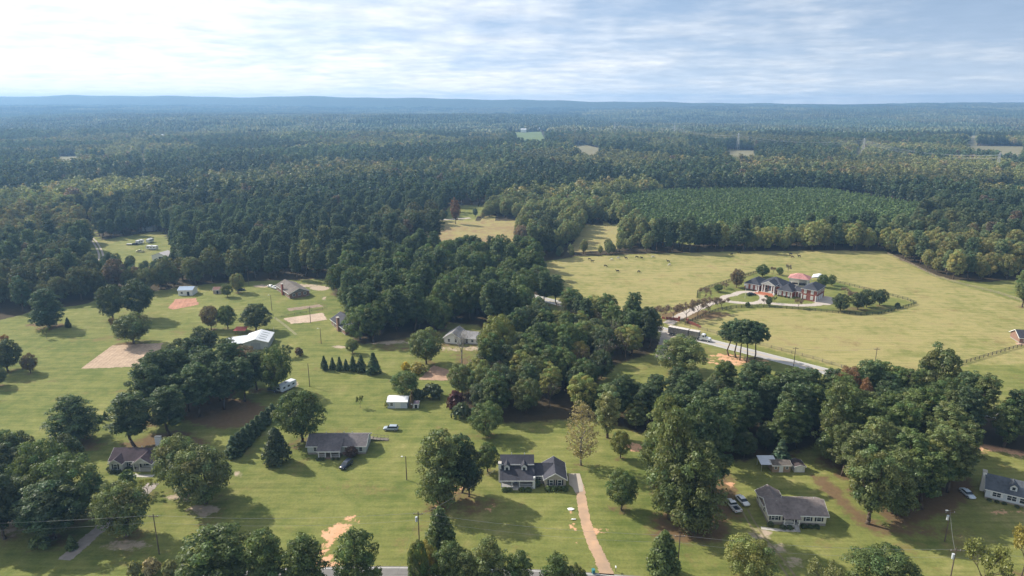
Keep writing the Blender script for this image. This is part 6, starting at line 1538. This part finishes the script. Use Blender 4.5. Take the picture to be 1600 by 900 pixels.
fence('tan rail fence along the wood on the far right of the pasture', PG([(1386, 397), (1420, 412), (1462, 433), (1500, 444), (1560, 459), (1605, 474), (1700, 505)]), tnf, 1.3, 4, 3)
fence('dark rail fence in front of the little brick house', PG([(1496, 571), (1530, 561), (1570, 549), (1620, 535)]), mat('dark_fence', (.08, .07, .06), .9, .2), 1.4, 3, 3, .09, .07)
fence('low dark fence line along the lawn below the brick ranch house', PG([(430, 498), (470, 490), (512, 482)]), dkf, .9, 3, 2, .05, .04)

# ------------------------------------------------------------------ poles and wires
def pole(label, px, by, ty, lamp=False, arm=True, transformer=False, meter=False, name='utility_pole', cat='utility pole', hh=None, r=.15):
    x, y = G(px, by); H_ = hh or HT(by, ty)
    t = thing(name, label, cat, (x, y, 0))
    MB().tube((0, 0, -.2), (0, 0, H_), r, r * .65, 8).build('shaft', M_wood(), t)
    if arm:
        a = MB().box(-1.1, 1.1, -.07, .07, H_ - .75, H_ - .6).build('crossarm', M_wood(), t)
        for q in (-1.0, 0, 1.0): MB().tube((q, 0, H_ - .6), (q, 0, H_ - .38), .05, .04).build('insulator', mat('insulator', (.55, .55, .56), .4, .1), a)
    if lamp:
        MB().tube((0, 0, H_ - .2), (-.9, -.2, H_ + .05), .04).build('lamp_arm', M_chrome(), t); MB().box(-1.25, -.75, -.35, -.05, H_ - .05, H_ + .14).build('lamp_head', M_white(), t)
    if transformer: MB().tube((-.42, -.1, H_ - 2.5), (-.42, -.1, H_ - 1.35), .27, .27, 10).build('transformer', mat('transformer_grey', (.52, .55, .58), .5, .1), t)
    if meter: MB().box(.16, .5, -.2, .2, 1.2, 2.0).build('meter_box', mat('transformer_grey', (.52, .55, .58)), t)
    return (x, y, H_)
P1 = pole('utility pole on the lawn below the pear shaped oak', 249, 866, 803)
P2 = pole('utility pole with a grey transformer beside the dark cedar', 656, 868, 799, transformer=True, meter=True)
P3 = pole('utility pole standing against the bushy roadside cedar', 1058, 898, 834)
P4 = pole('utility pole with crossarm in front of the open yellowish tree', 1480, 928, 856, transformer=True)
P5 = pole('utility pole with transformer and lamp at the shaded edge of the big pine stand', 1476, 846, 797, lamp=True, transformer=True)
pole('slim yard light pole alone on the lawn right of the grey ranch house', 635.5, 750, 713, lamp=True, arm=False)
pole('utility pole behind the row of small cypresses', 484, 604, 568, arm=False)
P6 = pole('utility pole with crossarm at the edge of the sandy plot', 485.5, 505, 479)
pole('yard light pole on the lawn between sandy plot and cypress row', 502, 537, 513, lamp=True, arm=False)
pole('yard light pole on the lawn in front of the brick ranch house', 425, 485, 461, lamp=True, arm=False)
P7 = pole('utility pole beside the pale road right of the umbrella pines', 1240, 572, 542)
P8 = pole('utility pole in the pasture fence behind the pine wood', 1364, 588, 543)
P9 = pole('utility pole beside the far stretch of the pale road', 895, 478, 462)
pole('bare pole standing at the wood edge near the brown roofed shed', 389, 447, 415, arm=False)
wm = mat('power_wire', (.25, .25, .25), .6, .1, metal=.2)
def wire(label, a, b, sag=.8, r=.028, n=14, group=None):
    pts = [(a[0] + (b[0] - a[0]) * k / n, a[1] + (b[1] - a[1]) * k / n, a[2] + (b[2] - a[2]) * k / n - sag * 4 * (k / n) * (1 - k / n)) for k in range(n + 1)]
    o = MB().path(pts, r).build('power_wire', wm); return tag(o, label, 'wire', group)
P0, PR = (-190, 130, 10), (200, 108, 10)
for a, b, lab in ((P0, P1, 'left of the lawn pole'), (P1, P2, 'between the lawn pole and the transformer pole'), (P2, P3, 'crossing the lawn of the dormered house'), (P3, P4, 'crossing the lawn of the cream ranch house'), (P4, PR, 'right of the near utility pole')):
    wire('roadside power wire ' + lab + ', at crossarm height', (a[0], a[1], a[2] - .38), (b[0], b[1], b[2] - .38), 1.1, .02)
    wire('lower roadside cable ' + lab, (a[0], a[1], a[2] - 2.2), (b[0], b[1], b[2] - 2.2), 1.2, .016)
wire('service wire from the near pole to the lamp pole at the pine stand', (P4[0], P4[1], P4[2] - 1), (P5[0], P5[1], P5[2] - .5), .8)
wire('service wire from the transformer pole to the dormered house', (P2[0], P2[1], P2[2] - 1.2), (G(781, 764)[0], G(781, 764)[1] + 4, 4.6), .9)
wire('guy wire holding the transformer pole', (P2[0], P2[1], P2[2] - 1), (P2[0] - 4.2, P2[1] - 6.5, 0), 0, .02, 1)
wire('power wire along the pale road between the umbrella pines and the pasture pole', (P7[0], P7[1], P7[2] - .4), (P8[0], P8[1], P8[2] - .4), 1)
wire('power wire along the pale road behind the truck', (P9[0], P9[1], P9[2] - .4), (P7[0], P7[1], P7[2] - .4), 2.5)
# transmission line over the forest
stl = mat('galvanised_steel', (.50, .50, .51), .5, .1, metal=.3); py = []
for px_, by_, H_ in ((1556, 275, 32), (1347, 246, 34), (1152, 236, 36), (1053, 218, 38), (960, 210, 38)):
    x, y = G(px_, by_); z = float(hgt(x, y)); t = thing('transmission_tower', 'steel transmission tower rising from the forest, ' + {1556: 'nearest the right hand wood', 1347: 'beside the tan gap', 1152: 'beside the brownish clearing', 1053: 'on the line below the reddish strip', 960: 'farthest along the line'}[px_], 'pylon', (x, y, z), R(35))
    for sx in (-2.6, 2.6):
        for sy in (-2.6, 2.6): MB().tube((sx, sy, 0), (sx * .18, sy * .18, H_), .28, .16, 4).build('leg', stl, t)
    for k in range(6):
        a, b = k / 6, (k + 1) / 6; f0, f1 = 2.6 * (1 - .82 * a), 2.6 * (1 - .82 * b)
        for sx, sy, ex, ey in ((-1, -1, 1, -1), (1, -1, 1, 1), (1, 1, -1, 1), (-1, 1, -1, -1)): MB().tube((sx * f0, sy * f0, a * H_), (ex * f1, ey * f1, b * H_), .1, n=4).build('brace', stl, t)
    for q in (.78, .9): MB().box(-6, 6, -.2, .2, H_ * q, H_ * q + .4).build('crossarm', stl, t)
    py.append((x, y, z, H_))
ux, uy = math.cos(R(35)), math.sin(R(35))
for k, (a, b) in enumerate(zip(py[:-1], py[1:])):
    for off, q in ((-5.8, .78), (5.8, .78), (-5.8, .9), (5.8, .9)):
        wire('long transmission conductor hung between steel towers over the forest', (a[0] + ux * off, a[1] + uy * off, a[2] + a[3] * q - .5), (b[0] + ux * off, b[1] + uy * off, b[2] + b[3] * q - .5), 9, .17, 20, 'transmission conductors')
# small yard things
t = thing('wheelie_bin', 'teal wheeled bin at the mouth of the long driveway', 'bin', G(927, 896) + (0,), .2)
MB().hex8([(-.25, -.28, .1), (.25, -.28, .1), (.25, .28, .1), (-.25, .28, .1)], [(-.31, -.36, 1.0), (.31, -.36, 1.0), (.31, .36, 1.0), (-.31, .36, 1.0)]).build('body', mat('teal_plastic', (.05, .22, .24), .5, .1), t)
MB().box(-.33, .33, -.38, .38, 1.005, 1.08).build('lid', mat('teal_plastic', (.05, .22, .24)), t)
for x_ in (-.27, .27): MB().tube((x_, .3, .12), (x_ * 1.25, .3, .12), .12, n=8).build('wheel', M_black(), t)
for px_, py_, lab in ((962, 893, 'white mailbox beside the long driveway'), (1196, 912, 'grey mailbox at the mouth of the dirt drive')):
    t = thing('mailbox', lab, 'mailbox', G(px_, py_) + (0,)); MB().box(-.05, .05, -.05, .05, 0, 1.05).build('post', M_wood(), t)
    MB().prism([(-.13, 1.06), (.13, 1.06), (.13, 1.22), (.08, 1.3), (-.08, 1.3), (-.13, 1.22)], 'y', -.28, .28).build('box', M_white(), t)
for px_, py_, w_, lab in ((892, 796, 1.3, 'pale sheet of plastic lying on the lawn left of the long driveway'), (896, 812, .9, 'crumpled white sheet below another on the lawn left of the driveway')):
    rg = random.Random(px_); t = MB(); n_ = 9; x0_, y0_ = G(px_, py_)
    t.add([((w_ * (.6 + .4 * rg.random())) * math.cos(k * .698), (w_ * .5 * (.6 + .4 * rg.random())) * math.sin(k * .698), .05 + .16 * rg.random()) for k in range(n_)] + [(0, 0, .28)], [(k, (k + 1) % n_, n_) for k in range(n_)])
    o = t.build('plastic_sheet', M_white()); o.location = (x0_, y0_, .03); tag(o, lab, 'plastic sheet')
HAZE = 1.6e-4

# ------------------------------------------------------------------ haze
hb = MB(); hb.box(-7100, 7100, -900, 6850, -75, 149)
hz = tag(hb.build('haze', None), 'pale blue haze filling the air toward the horizon', 'haze', kind='stuff')
hm = bpy.data.materials.new('haze'); n, l = nt(hm); n.remove(n['Principled BSDF'])
pv = n.new('ShaderNodeVolumePrincipled')
pv.inputs['Color'].default_value = (.34, .62, 1.0, 1)
pv.inputs['Density'].default_value = HAZE
pv.inputs['Anisotropy'].default_value = 0.25
l.new(pv.outputs[0], n['Material Output'].inputs['Volume'])
hz.data.materials.append(hm)
